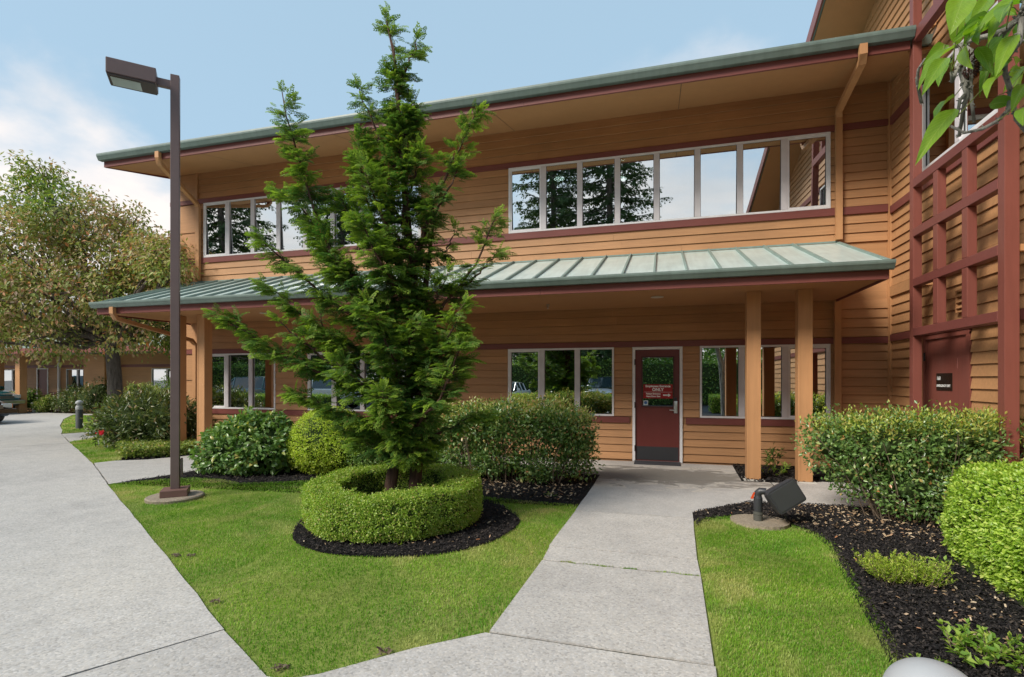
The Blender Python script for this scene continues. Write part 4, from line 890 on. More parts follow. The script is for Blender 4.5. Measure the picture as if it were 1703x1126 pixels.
def hinoki():
    e = thing('cypress_tree', 'twin stemmed hinoki cypress with ragged upswept branches inside the ring hedge', 'tree', (-2.78, 5.343, 0), rad(15.9))
    tk = MB()
    T1 = [(-0.11,0,-0.03),(-0.15,0,0.40),(-0.06,0.02,0.97),(0.08,0.05,1.78),(0.12,0.06,2.46),(0.05,0.04,3.13),(0.0,0,3.81),(-0.05,0,4.48),(-0.08,0,5.02),(-0.20,0,5.60)]
    tk.tube(T1, [0.085,0.068,0.062,0.055,0.050,0.042,0.034,0.024,0.014,0.004], 12)
    T2 = [(0.12,0.02,-0.03),(0.12,0.02,0.43),(0.17,0.05,0.97),(0.15,0.08,1.7),(0.22,0.10,2.6),(0.30,0.14,3.3)]
    tk.tube(T2, [0.088,0.072,0.062,0.05,0.035,0.012], 12)
    limbs = [  # path (right, depth, height), spray radius at start and end, clusters
      ([(-0.22,-0.10,1.40),(-0.76,-0.22,1.60),(-1.29,-0.34,1.86),(-1.60,-0.40,2.08),(-1.84,-0.45,2.24)], 0.30, 0.09, 46),
      ([(-0.6,-0.2,1.62),(-1.05,-0.30,2.0),(-1.25,-0.33,2.18)], 0.14, 0.07, 10),
      ([(-0.20,0.05,1.78),(-0.80,0.10,2.05),(-1.20,0.12,2.30),(-1.42,0.12,2.50),(-1.58,0.12,2.64)], 0.28, 0.08, 34),
      ([(-0.10,0.10,2.32),(-0.70,0.18,2.85),(-1.10,0.22,3.40),(-1.32,0.25,3.66),(-1.52,0.27,3.78)], 0.30, 0.10, 44),
      ([(-0.14,-0.10,2.32),(-0.78,-0.16,2.95),(-1.00,-0.18,3.60),(-1.15,-0.2,4.14),(-1.28,-0.22,4.64)], 0.26, 0.07, 46),
      ([(-0.10,-0.1,2.05),(-0.70,-0.35,2.40),(-1.05,-0.5,2.72),(-1.35,-0.55,3.0)], 0.24, 0.08, 34),
      ([(0.12,0,2.86),(0.32,-0.02,3.50),(0.56,-0.04,4.05),(0.82,-0.05,4.55)], 0.20, 0.06, 30),
      ([(0.20,-0.02,3.2),(0.50,-0.10,3.65),(0.62,-0.1,3.95)], 0.14, 0.06, 10),
      ([(0.25,0.02,2.95),(0.45,0.05,3.0),(0.58,0.05,3.25)], 0.12, 0.06, 8),
      ([(0.12,0.05,1.95),(0.46,0.05,2.40),(0.80,0.03,2.86),(1.03,0.0,3.40)], 0.20, 0.07, 26),
      ([(0.60,0.04,2.6),(0.85,0.03,2.75),(1.05,0.02,3.0)], 0.10, 0.05, 8),
      ([(0.10,-0.10,1.30),(0.40,-0.30,1.70),(0.55,-0.40,2.05),(0.72,-0.45,2.36)], 0.26, 0.10, 34),
      ([(0.10,-0.10,1.0),(0.30,-0.40,1.20),(0.55,-0.50,1.50),(0.70,-0.52,1.95)], 0.26, 0.12, 36),
      ([(0.05,-0.12,0.85),(-0.05,-0.45,1.10),(-0.10,-0.60,1.45)], 0.24, 0.12, 28),
      ([(0.0,-0.1,1.5),(-0.05,-0.45,1.9),(-0.25,-0.60,2.35)], 0.26, 0.12, 30),
      ([(0.1,-0.1,1.6),(0.15,-0.40,2.0),(0.30,-0.55,2.2)], 0.24, 0.10, 22),
      ([(-0.15,0.0,1.05),(-0.50,-0.10,1.15),(-0.80,-0.15,1.25),(-1.15,-0.2,1.42)], 0.24, 0.12, 34),
      ([(-0.10,0.1,0.85),(-0.45,0.2,0.92),(-0.78,0.25,1.0)], 0.20, 0.12, 18),
      ([(0.15,0.0,0.85),(0.45,0.0,1.0),(0.70,-0.05,1.12),(0.92,-0.05,1.18)], 0.17, 0.08, 20),
      ([(0.15,0.1,1.2),(0.40,0.35,1.4),(0.55,0.45,1.7)], 0.24, 0.12, 18),
      ([(-0.1,0.1,1.4),(-0.35,0.45,1.7),(-0.5,0.6,2.1)], 0.24, 0.12, 18),
      ([(0.05,0.1,2.3),(0.0,0.4,2.7),(-0.05,0.5,3.1)], 0.24, 0.12, 18),
      ([(0.05,-0.05,2.4),(-0.15,-0.35,2.75),(-0.35,-0.45,3.2)], 0.25, 0.12, 28),
      ([(0.02,0,2.7),(-0.30,0.0,3.2),(-0.45,0.0,3.7),(-0.50,0.0,4.05)], 0.26, 0.12, 34),
      ([(0.02,0,3.0),(-0.22,-0.22,3.4),(-0.38,-0.28,3.85)], 0.22, 0.12, 22),
      ([(0.0,0,3.3),(-0.30,0.05,3.8),(-0.50,0.05,4.15),(-0.52,0.05,4.30)], 0.22, 0.10, 24),
      ([(0.0,0,3.5),(0.12,-0.05,3.85),(0.22,-0.05,4.1)], 0.16, 0.09, 14),
      ([(-0.05,0,3.9),(-0.28,0,4.25),(-0.42,0,4.62),(-0.50,0,4.85)], 0.16, 0.07, 20),
      ([(-0.05,0,4.1),(0.02,0.02,4.4),(0.14,0.02,4.62)], 0.15, 0.09, 16),
      ([(-0.05,0,4.3),(-0.10,0,4.75),(-0.08,0,5.02),(-0.20,0,5.62)], 0.15, 0.05, 32),
      ([(-0.08,0,4.85),(0.06,0.0,5.12),(0.14,0.0,5.38)], 0.08, 0.05, 12),
      ([(0.0,0,3.2),(0.0,0.0,3.8),(-0.05,0,4.45)], 0.24, 0.14, 36),
      ([(0.1,0,2.0),(0.1,0.0,2.6),(0.03,0,3.2)], 0.30, 0.24, 40),
      ([(0.05,0,1.1),(0.1,0.0,1.6),(0.1,0,2.1)], 0.34, 0.30, 44),
      ([(0.0,-0.05,0.75),(0.02,-0.20,0.85),(0.05,-0.35,0.95)], 0.16, 0.12, 16),
      ([(0.1,0.0,0.62),(0.22,-0.12,0.72),(0.30,-0.2,0.85)], 0.14, 0.12, 14),
      ([(-0.1,0.0,0.72),(-0.25,-0.12,0.78),(-0.45,-0.2,0.9)], 0.15, 0.12, 16),
      ([(0.05,-0.1,0.70),(0.10,-0.28,0.72),(0.12,-0.38,0.80)], 0.14, 0.12, 14),
      ([(0.0,0,1.3),(-0.40,-0.05,1.55),(-0.75,-0.05,1.95),(-0.95,-0.05,2.30)], 0.30, 0.16, 34),
      ([(0.0,0.05,1.9),(-0.35,-0.10,2.25),(-0.65,-0.15,2.65),(-0.80,-0.2,3.0)], 0.30, 0.16, 34),
      ([(0.0,0.05,2.5),(-0.25,0.05,2.95),(-0.55,0.05,3.3),(-0.72,0.05,3.6)], 0.26, 0.14, 26),
      ([(0.0,-0.1,1.2),(-0.30,-0.35,1.45),(-0.60,-0.45,1.75)], 0.28, 0.14, 26),
      ([(0.1,0.0,2.2),(0.35,-0.05,2.45),(0.50,-0.1,2.75)], 0.22, 0.12, 16),
      ([(0.1,0.0,1.6),(0.35,0.05,1.75),(0.60,0.05,2.05)], 0.24, 0.14, 18),
    ]
    P = []; A = []; Nn = []; S = []; K = []
    for pts, r0, r1, ncl in limbs:
        pv = [Vector(p) for p in pts]; n = len(pv); seg = [(pv[i+1]-pv[i]).length for i in range(n-1)]; tot = sum(seg)
        sm = []
        for k in range(13):   # smooth limb path with a little kink
            d = tot*k/12; i = 0
            while i < n-2 and d > seg[i]: d -= seg[i]; i += 1
            sm.append(pv[i].lerp(pv[i+1], min(1, d/seg[i]))+Vector((random.gauss(0,.012), random.gauss(0,.012), random.gauss(0,.012))))
        rr = 0.012+0.012*min(1, tot/1.8)
        tk.tube(sm, [rr*(1-0.85*k/12)+0.002 for k in range(13)], 6)
        for c_ in range(int(ncl*(1.78 if pts[-1][2] < 3.7 else 2.15))):
            u = random.random()**0.85; k = u*12; i = min(11, int(k)); p = sm[i].lerp(sm[i+1], k-i); tg = (sm[i+1]-sm[i]).normalized()
            r = (r0+(r1-r0)*u); ph = random.uniform(0, 2*math.pi); side = Vector((math.cos(ph), math.sin(ph), random.uniform(-0.35,0.75))).normalized()
            side = (side-tg*side.dot(tg)*0.6).normalized(); root = p+side*r*random.uniform(0.05,0.55); tip = u > 0.6 or random.random() < 0.35
            out = Vector((side.x*0.9+tg.x*(0.4+0.9*u), side.y*0.9+tg.y*(0.4+0.9*u), 0.30*tg.z*(0.3+u)+random.gauss(0.02,0.16))).normalized()
            tk.tube([p, root, root+out*0.07], [0.004,0.003,0.0015], 3, False)
            nf = random.randint(5, 8); size = random.uniform(0.105, 0.185)*(0.58+0.5*r/0.3)
            kk = random.uniform(0.03,0.35) if not tip else random.uniform(0.25,1.05)
            upn = (Vector((0,0,1))*0.95+side*0.40+Vector((random.gauss(0,.25),random.gauss(0,.25),random.gauss(0,.2)))).normalized()
            for f in range(nf):
                d = (out+Vector((random.gauss(0,.50),random.gauss(0,.50),random.gauss(-0.08,.13)))).normalized()
                P.append(root+out*random.uniform(-0.02,0.08)+Vector((random.gauss(0,.018),random.gauss(0,.018),random.gauss(0,.018)))); A.append(d)
                Nn.append((upn+Vector((random.gauss(0,.20),random.gauss(0,.20),random.gauss(0,.18)))).normalized()); S.append(size*random.uniform(0.7,1.2)); K.append(kk*random.uniform(0.6,1.2))
        # wispy leader shoots at limb ends
        for w in range(5):
            tg = (sm[-1]-sm[-2]).normalized(); d = (tg+Vector((random.gauss(0,.25),random.gauss(0,.25),random.gauss(0,.2)))).normalized()
            P.append(sm[-1]); A.append(d); Nn.append(Vector((random.gauss(0,.4),random.gauss(0,.4),1)).normalized()); S.append(random.uniform(0.09,0.16)); K.append(1.0)
    protos = [frond_proto() for _ in range(4)]
    V, F, T = instance(protos, np.array(P), np.array(A), np.array(Nn), np.array(S)*1.08, np.array(K))
    obj('trunk', tk, CBARK, e, local=True, smooth=True)
    obj('crown', np_mesh('crown', V, F, {'tip': np.clip(T,0,1)**1.1}), HINOKI, e, local=True, kind='stuff')
    print('hinoki fronds', len(P), 'tris', len(F))
hinoki()

# ------------------------------------------------------------ shrubs
def shrub(name, label, loc, blobs, mats_leaves, stem_tips=24, stem_r=0.010, corek=None, cat='shrub', stem_z=0.75, base_sp=0.25, group=None, stem_mat=None):
    e = thing(name, label, cat, loc, 0, group)
    tips = []; Pp, _ = blob_points(blobs, stem_tips*3, 0.45)
    for p in Pp[:stem_tips]: tips.append(p)
    m = MB(); stems(lambda t: (t[0]*base_sp+random.gauss(0,.04), t[1]*base_sp+random.gauss(0,.04), -0.03), tips, stem_r, stem_r*0.35, m, 0.12, 5)
    obj('stem', m, stem_mat or TWIG, e, local=True)
    if corek: obj('inner_core', core(blobs, corek), COREM, e, local=True)
    for nm, vf, mt in mats_leaves: obj(nm, np_mesh(nm, *vf), mt, e, local=True, kind='stuff')
    return e
LAUREL = m_leaf('laurel_leaf', [(0,(0.065,0.13,0.03)),(0.55,(0.12,0.215,0.055)),(0.9,(0.20,0.29,0.09)),(1,(0.38,0.33,0.10))], 0.30, 0.18, 0.6)
bl = [(0,0,0.42,0.80,0.62,0.52),(-0.35,-0.05,0.32,0.62,0.55,0.38),(0.35,0.05,0.45,0.52,0.52,0.50),(0.0,0.05,0.66,0.42,0.40,0.36),(0.45,0.1,0.72,0.20,0.20,0.30)]
shrub('laurel_shrub', 'mounded laurel shrub with large glossy leaves left of the golden boxwood', (-6.72,7.38,0), bl, [('foliage', shrub_leaves(bl, 1000, 7, 0.035, 0.075, 0.12, 0.46, 0.35, 0.66, leaf_geo6, 0.12), LAUREL)], 22, 0.012, 0.62)
GOLD = m_leaf('golden_boxwood_leaf', [(0,(0.22,0.31,0.035)),(0.5,(0.36,0.45,0.055)),(0.9,(0.48,0.54,0.09)),(1,(0.52,0.50,0.14))], 0.4, 0.28, 0.4)
bl = [(0,0,0.52,0.62,0.60,0.58),(0.35,0.0,0.45,0.50,0.52,0.48),(-0.2,0,0.42,0.5,0.55,0.44)]
shrub('boxwood_shrub', 'rounded golden green boxwood shrub between the laurel and the conifer', (-5.42,7.72,0), bl, [('foliage', shrub_leaves(bl, 5200, 7, 0.022, 0.022, 0.036, 0.6, 0.25, 0.86), GOLD)], 14, 0.010, 0.84)
DARKBOX = m_leaf('dark_boxwood_leaf', [(0,(0.065,0.13,0.03)),(0.6,(0.13,0.22,0.045)),(1,(0.24,0.33,0.075))], 0.4, 0.2, 0.45)
bl = [(0,0,0.34,0.55,0.5,0.40),(0.6,0.05,0.36,0.5,0.48,0.42)]
shrub('evergreen_shrub', 'low dark green shrub half hidden behind the conifer trunk', (-4.55,7.75,0), bl, [('foliage', shrub_leaves(bl, 2600, 7, 0.028, 0.03, 0.05, 0.5, 0.25, 0.75), DARKBOX)], 16, 0.010, 0.72)
MIX1 = m_leaf('huckleberry_leaf', [(0,(0.06,0.12,0.035)),(0.5,(0.11,0.20,0.05)),(0.86,(0.19,0.28,0.085)),(0.955,(0.32,0.35,0.12)),(0.985,(0.40,0.28,0.10)),(1,(0.45,0.12,0.05))], 0.28, 0.15, 0.6)
MIX2 = m_leaf('huckleberry_new_leaf', [(0,(0.20,0.29,0.06)),(0.5,(0.36,0.39,0.12)),(0.85,(0.46,0.36,0.19)),(1,(0.48,0.24,0.14))], 0.35, 0.25, 0.5)
bl = [(-1.25,0.1,0.82,0.42,0.42,0.28),(-0.70,0.05,0.85,0.48,0.45,0.32),(-0.10,0.0,0.88,0.50,0.45,0.33),(0.48,0.05,0.90,0.46,0.42,0.32),(0.85,0.05,0.78,0.34,0.36,0.36),(0.92,0.1,0.38,0.28,0.30,0.30),(0.35,-0.05,0.30,0.42,0.34,0.24),(-0.40,0.0,0.34,0.45,0.36,0.26),(-1.05,0.05,0.35,0.40,0.36,0.26)]
top = [(b[0],b[1],b[2]+0.22,b[3],b[4],0.14) for b in bl[:5]]
shrub('huckleberry_shrub', 'leggy mixed shrub with bronze new leaves and bare arching stems beside the walkway', (-2.15,7.85,0), bl,
      [('foliage', shrub_leaves(bl, 2400, 9, 0.052, 0.042, 0.074, 0.52, 0.30, 0.30), MIX1), ('new_growth', shrub_leaves(top, 520, 8, 0.045, 0.036, 0.062, 0.42, 0.5, 0.4), MIX2)], 70, 0.009, None, base_sp=0.82)
bl = [(-0.62,0.25,0.80,0.42,0.42,0.36),(-0.20,-0.05,0.84,0.50,0.48,0.38),(0.30,-0.08,0.86,0.50,0.48,0.38),(0.75,0.15,0.84,0.44,0.44,0.34),(1.08,0.42,0.86,0.34,0.36,0.30),(-0.40,0.15,0.48,0.36,0.40,0.30),(0.02,-0.14,0.40,0.44,0.42,0.36),(0.46,-0.10,0.34,0.44,0.42,0.36),(0.80,0.12,0.5,0.34,0.36,0.34)]
top = [(b[0],b[1],b[2]+0.24,b[3]*0.95,b[4]*0.95,0.12) for b in bl[:5]]
shrub('escallonia_shrub', 'broad dense shrub with yellow tipped top in front of the red exit door', (2.66,6.90,0), bl,
      [('foliage', shrub_leaves(bl, 2300, 9, 0.055, 0.034, 0.062, 0.52, 0.30, 0.45), MIX1), ('new_growth', shrub_leaves(top, 420, 8, 0.045, 0.032, 0.055, 0.4, 0.7, 0.4), m_leaf('escallonia_tip_leaf', [(0,(0.22,0.32,0.05)),(0.6,(0.40,0.45,0.09)),(1,(0.50,0.40,0.14))], 0.4, 0.3, 0.45))], 90, 0.008, 0.50, base_sp=0.45)
# clipped hedge at the right edge: rounded block
def block_hedge():
    e = thing('clipped_hedge', 'rounded clipped bright green hedge at the right edge of the mulch bed', 'hedge', (3.02,4.70,0))
    hx, hy, hz, rr = 0.66, 1.05, 0.885, 0.30
    def surf(n):
        d = runit(n); d[:,2] = np.abs(d[:,2]); q = np.abs(d)/np.array([hx,hy,hz]); t = 1/(q**5.0).sum(1)**(1/5.0); return d*t[:,None], unit(np.sign(d)*(q**4.0)/np.array([hx,hy,hz]))
    P, O = surf(40000); und = 0.93-0.0+0*P[:,0]; P = P*(1-np.abs(RNG.normal(size=len(P)))*0.022+0.018*np.sin(P[:,0]*9+P[:,2]*7)*np.cos(P[:,1]*8))[:,None]
    k = (P[:,2] > 0.02) & ((P[:,0] < 0.30) | (RNG.random(len(P)) < 0.3)); P, O = P[k], O[k]; hol = np.sin(P[:,0]*15+3*np.sin(P[:,2]*11))*np.sin(P[:,1]*16+2*np.sin(P[:,0]*9))*np.sin(P[:,2]*18+1.7+P[:,1]*5); kp = (hol < 0.40) | (RNG.random(len(P)) < 0.3); P, O = P[kp], O[kp]
    q0 = RNG.integers(0, len(P), 420); Pq = np.repeat(P[q0]+O[q0]*0.022, 6, 0)+RNG.normal(size=(2520,3))*0.014; P = np.concatenate([P,Pq]); O = np.concatenate([O,np.repeat(O[q0],6,0)])
    n = len(P); P[:,:2] *= (1-0.10*np.clip(0.25-P[:,2],0,1)/0.25)[:,None]
    A = unit(O*0.75+runit(n)*0.7+np.array([0,0,0.35])); Nn = unit(O*0.7+runit(n)*0.6+np.array([0,0,.4])); L_ = 0.022+0.018*RNG.random(n)
    HB = m_leaf('hedge_leaf', [(0,(0.15,0.26,0.03)),(0.5,(0.28,0.41,0.05)),(0.85,(0.40,0.51,0.085)),(1,(0.50,0.56,0.16))], 0.36, 0.28, 0.45)
    obj('foliage', np_mesh('foliage', *leaf_geo6(P, A, Nn, L_, L_*0.5)), HB, e, local=True, kind='stuff')
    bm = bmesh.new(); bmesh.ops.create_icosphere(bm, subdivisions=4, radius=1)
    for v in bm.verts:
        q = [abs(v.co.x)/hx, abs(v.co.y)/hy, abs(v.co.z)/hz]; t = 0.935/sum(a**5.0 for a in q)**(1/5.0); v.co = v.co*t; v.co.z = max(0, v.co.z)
    obj('inner_core', MB().addbm(bm), COREM, e, local=True)  # solid dark filler added under the leaf shell
block_hedge()
# small heather, weeds, sprouts
HEATH = m_leaf('heather_leaf', [(0,(0.17,0.27,0.03)),(0.6,(0.32,0.42,0.05)),(1,(0.46,0.46,0.12))], 0.5, 0.25, 0.3)
def tuft(name, label, loc, rx, ry, h, n, ln, mt, group=None, lean=0.5, wr=0.25, twigs=40):
    e = thing(name, label, 'plant', loc, 0, group); Vs = []; m = MB(); Pn = []; An = []; Ln = []
    for i in range(twigs):
        b = Vector((random.uniform(-0.6,0.6)*rx, random.uniform(-0.6,0.6)*ry, -0.015)); t = Vector((b.x*1.5+random.gauss(0,lean*rx*0.35), b.y*1.5+random.gauss(0,lean*ry*0.35), h*random.uniform(0.55,1.0)))
        m.tube([b, b.lerp(t,0.5)+Vector((random.gauss(0,.01),random.gauss(0,.01),.01)), t], [0.0025,0.002,0.001], 3)
        for k in range(n):
            u = random.uniform(0.25,1.0); p = b.lerp(t,u); d = ((t-b).normalized()*0.7+Vector((random.gauss(0,.6),random.gauss(0,.6),random.gauss(0.1,.4)))).normalized(); Pn.append(p); An.append(d); Ln.append(ln*random.uniform(0.6,1.3))
    obj('stem', m, TWIG, e, local=True); Pn = np.array(Pn); An = np.array(An); Ln = np.array(Ln)
    obj('foliage', np_mesh('foliage', *leaf_geo(Pn, An, unit(runit(len(Pn))*0.6+np.array([0,0,1])), Ln, Ln*wr)), mt, e, local=True, kind='stuff'); return e
tuft('heather_plant', 'low bright green heather clump alone on the black mulch', (1.80,4.78,0), 0.27, 0.19, 0.18, 34, 0.024, HEATH, None, 0.5, 0.32, 230)
WEED = m_leaf('weed_leaf', [(0,(0.11,0.22,0.035)),(0.6,(0.22,0.34,0.055)),(1,(0.38,0.44,0.10))], 0.45, 0.3, 0.35)
tuft('leafy_weed', 'loose leafy weed at the bottom right corner of the mulch', (1.78,3.58,0), 0.26, 0.20, 0.13, 12, 0.045, WEED, None, 0.9, 0.5, 36)
tuft('leafy_weed', 'small pale weed sprouting between the hedge foot and heather', (2.12,5.02,0), 0.10, 0.10, 0.14, 7, 0.04, WEED, None, 0.9, 0.5, 8)
tuft('leafy_weed', 'tiny weed tuft on the mulch near the white bollard cap', (1.42,3.38,0), 0.10, 0.08, 0.06, 7, 0.025, WEED, None, 0.9, 0.5, 12)
tuft('fern_sprout', 'young dark leafy sprout growing between the two canopy posts', (1.80,9.75,0), 0.18, 0.14, 0.50, 9, 0.10, DARKBOX, None, 0.9, 0.32, 9)
tuft('fern_sprout', 'yellow green low sprout in front of the dark sprout by the posts', (1.72,9.35,0), 0.22, 0.10, 0.20, 9, 0.09, WEED, None, 1.2, 0.28, 8)
tuft('mulch_weed', 'tiny green seedling on the mulch beside the walkway corner', (-1.45,6.95,0), 0.07, 0.05, 0.05, 6, 0.025, WEED, None, 0.9, 0.5, 6)

# ------------------------------------------------------------ left side planting
def m_treeleaf():
    t = NT('mauve_green_leaf'); g = t.n('ShaderNodeNewGeometry'); r = g.outputs['Random Per Island']
    c1 = t.ramp(r, [(0,(0.17,0.23,0.055)),(0.38,(0.30,0.34,0.09)),(0.58,(0.42,0.38,0.15)),(0.72,(0.50,0.33,0.20)),(0.86,(0.56,0.42,0.33)),(0.95,(0.52,0.25,0.12)),(1,(0.55,0.22,0.09))])
    c2 = t.ramp(r, [(0,(0.08,0.15,0.025)),(0.6,(0.20,0.30,0.05)),(0.9,(0.36,0.43,0.08)),(1,(0.42,0.30,0.17))])
    f = t.ramp(t.noise(t.pos(), 0.50, 3), [(0.38,(1,1,1)),(0.52,(0,0,0))]); c3 = t.mix(f, c1, c2)
    t.base(c3, 0.5, 0.35); tr = t.n('ShaderNodeBsdfTranslucent'); t.l(t.mix(1.0, c3, (1.3,1.35,0.8,1), 'MULTIPLY'), tr.inputs[0])
    mx = t.n('ShaderNodeMixShader'); mx.inputs[0].default_value = 0.32; t.l(t.b.outputs[0], mx.inputs[1]); t.l(tr.outputs[0], mx.inputs[2]); t.l(mx.outputs[0], t.o.inputs[0]); return t.m
MAUVE = m_treeleaf()
def left_tree():
    e = thing('dogwood_tree', 'spreading tree with mauve tinged leaves and thick dark trunk left of the lamp post', 'tree', (-14.30,10.85,0), rad(15.9))
    blobs = [(-1.91,0,6.30,1.0,1.0,0.85),(-2.89,0.3,5.6,1.25,1.2,1.0),(-0.78,-0.3,5.75,1.05,1.1,0.85),(-1.91,-0.8,4.75,1.6,1.3,1.1),(0.03,0,4.95,1.1,1.2,0.9),(0.93,-0.2,4.70,0.95,1.0,0.75),(1.75,-0.9,4.70,0.75,0.7,0.6),(2.30,-1.55,4.45,0.66,0.5,0.55),(2.70,-1.9,4.10,0.42,0.4,0.38),(1.45,-0.4,3.9,0.9,0.8,0.7),
             (-0.94,-1.0,3.75,1.5,1.2,0.85),(-2.6,-0.6,3.6,1.5,1.3,0.95),(0.68,-0.6,3.65,1.1,1.1,0.75),(-2.1,0.3,2.80,1.1,1.2,0.5),(1.15,0.2,2.95,0.8,0.9,0.5),(-3.9,0,4.7,1.5,1.4,1.2),(-0.6,0.7,3.0,1.0,1.0,0.5),(0.5,0.9,2.9,0.9,0.8,0.5),(-2.16,0,7.15,0.48,0.5,0.42),(0.36,0,5.85,0.5,0.5,0.38),(-3.6,0.2,3.2,1.1,1.1,0.7),(-1.3,-1.4,3.2,1.0,0.7,0.5),(-2.6,-0.9,2.55,1.0,0.8,0.42),(-1.0,-0.9,2.5,0.8,0.7,0.36),(0.9,-0.7,2.75,0.8,0.6,0.42)]
    m = MB()
    tr = [(0,0,-0.05),(0.0,0,0.12),(-0.03,0,0.8),(-0.06,0,1.6),(-0.12,0,2.3),(-0.2,0,2.9)]
    m.tube(tr, [0.27,0.205,0.185,0.17,0.165,0.14], 16)
    fork = Vector((-0.16,0,2.6))
    for b in blobs:
        c_ = Vector(b[:3]); mid = fork.lerp(c_, 0.5)+Vector((random.gauss(0,.15),random.gauss(0,.15),-0.15)); r0 = 0.055+0.02*min(3,(c_-fork).length)/3
        m.tube([fork+Vector((random.gauss(0,.04),random.gauss(0,.04),-0.1)), fork.lerp(mid,.5)+Vector((0,0,0.05)), mid, c_], [r0*1.5,r0*1.2,r0*0.8,r0*0.3], 7)
        for k in range(7):
            d = Vector((random.gauss(0,1),random.gauss(0,1),random.gauss(0.2,.7))).normalized(); t = c_+Vector((d.x*b[3],d.y*b[4],d.z*b[5]))*0.9; m.tube([mid.lerp(c_,random.random()), c_.lerp(t,.5)+Vector((0,0,.06)), t], [0.022,0.014,0.005], 4)
    obj('trunk', m, BARK, e, local=True, smooth=True)
    V, F = shrub_leaves(blobs, 1500, 22, 0.15, 0.085, 0.15, 0.48, 0.0, 0.40, leaf_geo, 0.55, 1.9, 0.75)
    top = [blobs[i] for i in (0,2,4,5,6,7,8,18,19)]; V2, F2 = shrub_leaves(top, 560, 12, 0.10, 0.08, 0.14, 0.48, 0.05, 0.75, leaf_geo, 0.4, 1.9, 0.8)
    V, F = merge((V,F),(V2,F2)); obj('crown', np_mesh('crown', V, F), MAUVE, e, local=True, kind='stuff')
left_tree()
RHODO = m_leaf('rhododendron_leaf', [(0,(0.045,0.07,0.022)),(0.6,(0.085,0.12,0.036)),(0.92,(0.15,0.17,0.06)),(1,(0.30,0.19,0.10))], 0.35, 0.15, 0.5)
bl = [(0,0,0.62,1.05,0.85,0.72),(0.65,0.1,0.55,0.75,0.75,0.65),(-0.65,0,0.50,0.7,0.7,0.55)]
rh = shrub('rhododendron', 'dark rounded rhododendron with one red bloom by the tree trunk', (-11.45,9.35,0), bl, [('foliage', shrub_leaves(bl, 900, 8, 0.06, 0.08, 0.14, 0.34, 0.25, 0.65), RHODO)], 20, 0.014, 0.68)
Pf = RNG.normal(size=(60,3))*0.024+np.array([-0.12,-0.90,0.42]); obj('flower', np_mesh('flower', *leaf_geo(Pf, runit(60), runit(60), np.full(60,0.04), np.full(60,0.035))), m_leaf('red_petal', [(0,(0.45,0.01,0.03)),(1,(0.65,0.03,0.06))], 0.5, 0.3), rh, local=True, kind='stuff')
GC = m_leaf('groundcover_leaf', [(0,(0.09,0.14,0.03)),(0.6,(0.20,0.26,0.06)),(0.9,(0.32,0.33,0.10)),(1,(0.40,0.30,0.16))], 0.5, 0.2, 0.35)
Pg = scatter([(-10.15,7.8),(-11.2,8.5),(-11.6,9.3),(-10.9,9.9),(-9.5,9.0),(-9.42,8.6),(-9.75,8.05)], 5200); ng = len(Pg); Pg = np.stack([Pg[:,0],Pg[:,1],0.02+0.20*RNG.random(ng)],1)
obj('ground_cover', np_mesh('ground_cover', *leaf_geo(Pg, unit(runit(ng)+np.array([0,0,.5])), unit(runit(ng)*.6+np.array([0,0,1])), 0.04+0.04*RNG.random(ng), 0.03+0.02*RNG.random(ng))), GC, label='low leafy ground cover between the rhododendron and side path', cat='ground cover', kind='stuff')
VARI = m_leaf('variegated_leaf', [(0,(0.14,0.20,0.04)),(0.5,(0.30,0.34,0.10)),(1,(0.52,0.50,0.26))], 0.45, 0.25, 0.4)
bl = [(0,0,0.75,0.8,0.7,0.65),(0.7,0.1,0.65,0.7,0.6,0.55)]
shrub('variegated_shrub', 'cream and green variegated shrub behind the tree trunk', (-16.6,13.4,0), bl, [('foliage', shrub_leaves(bl, 700, 8, 0.06, 0.06, 0.11, 0.4, 0.3, 0.65), VARI)], 14, 0.012, 0.65)
bl = [(0,0,0.5,0.7,0.6,0.5),(0.4,0.1,0.8,0.5,0.5,0.5)]
far_sh = [('dark leafy shrub against the distant wing under its double window', (-26.6,17.9,0), RHODO, 1.0), ('pale green fern like shrub by the distant door posts', (-29.3,17.7,0), DARKBOX, 0.85), ('low olive shrub right of the distant white box', (-27.9,17.7,0), GC, 0.6), ('bronze twiggy shrub by the distant window', (-30.3,17.8,0), VARI, 0.7), ('tall dark shrub at the corner of the distant wing', (-25.2,17.9,0), RHODO, 1.2), ('green shrub against the distant wing behind the variegated shrub', (-20.6,17.6,0), DARKBOX, 1.3)]
for lb, lc, mt, s in far_sh:
    b2 = [tuple(v*s for v in b) for b in bl]; shrub('foundation_shrub', lb, lc, b2, [('foliage', shrub_leaves(b2, 330, 7, 0.06*s, 0.07, 0.13, 0.4, 0.3, 0.6), mt)], 12, 0.012, 0.62, group='shrubs along the distant wing')

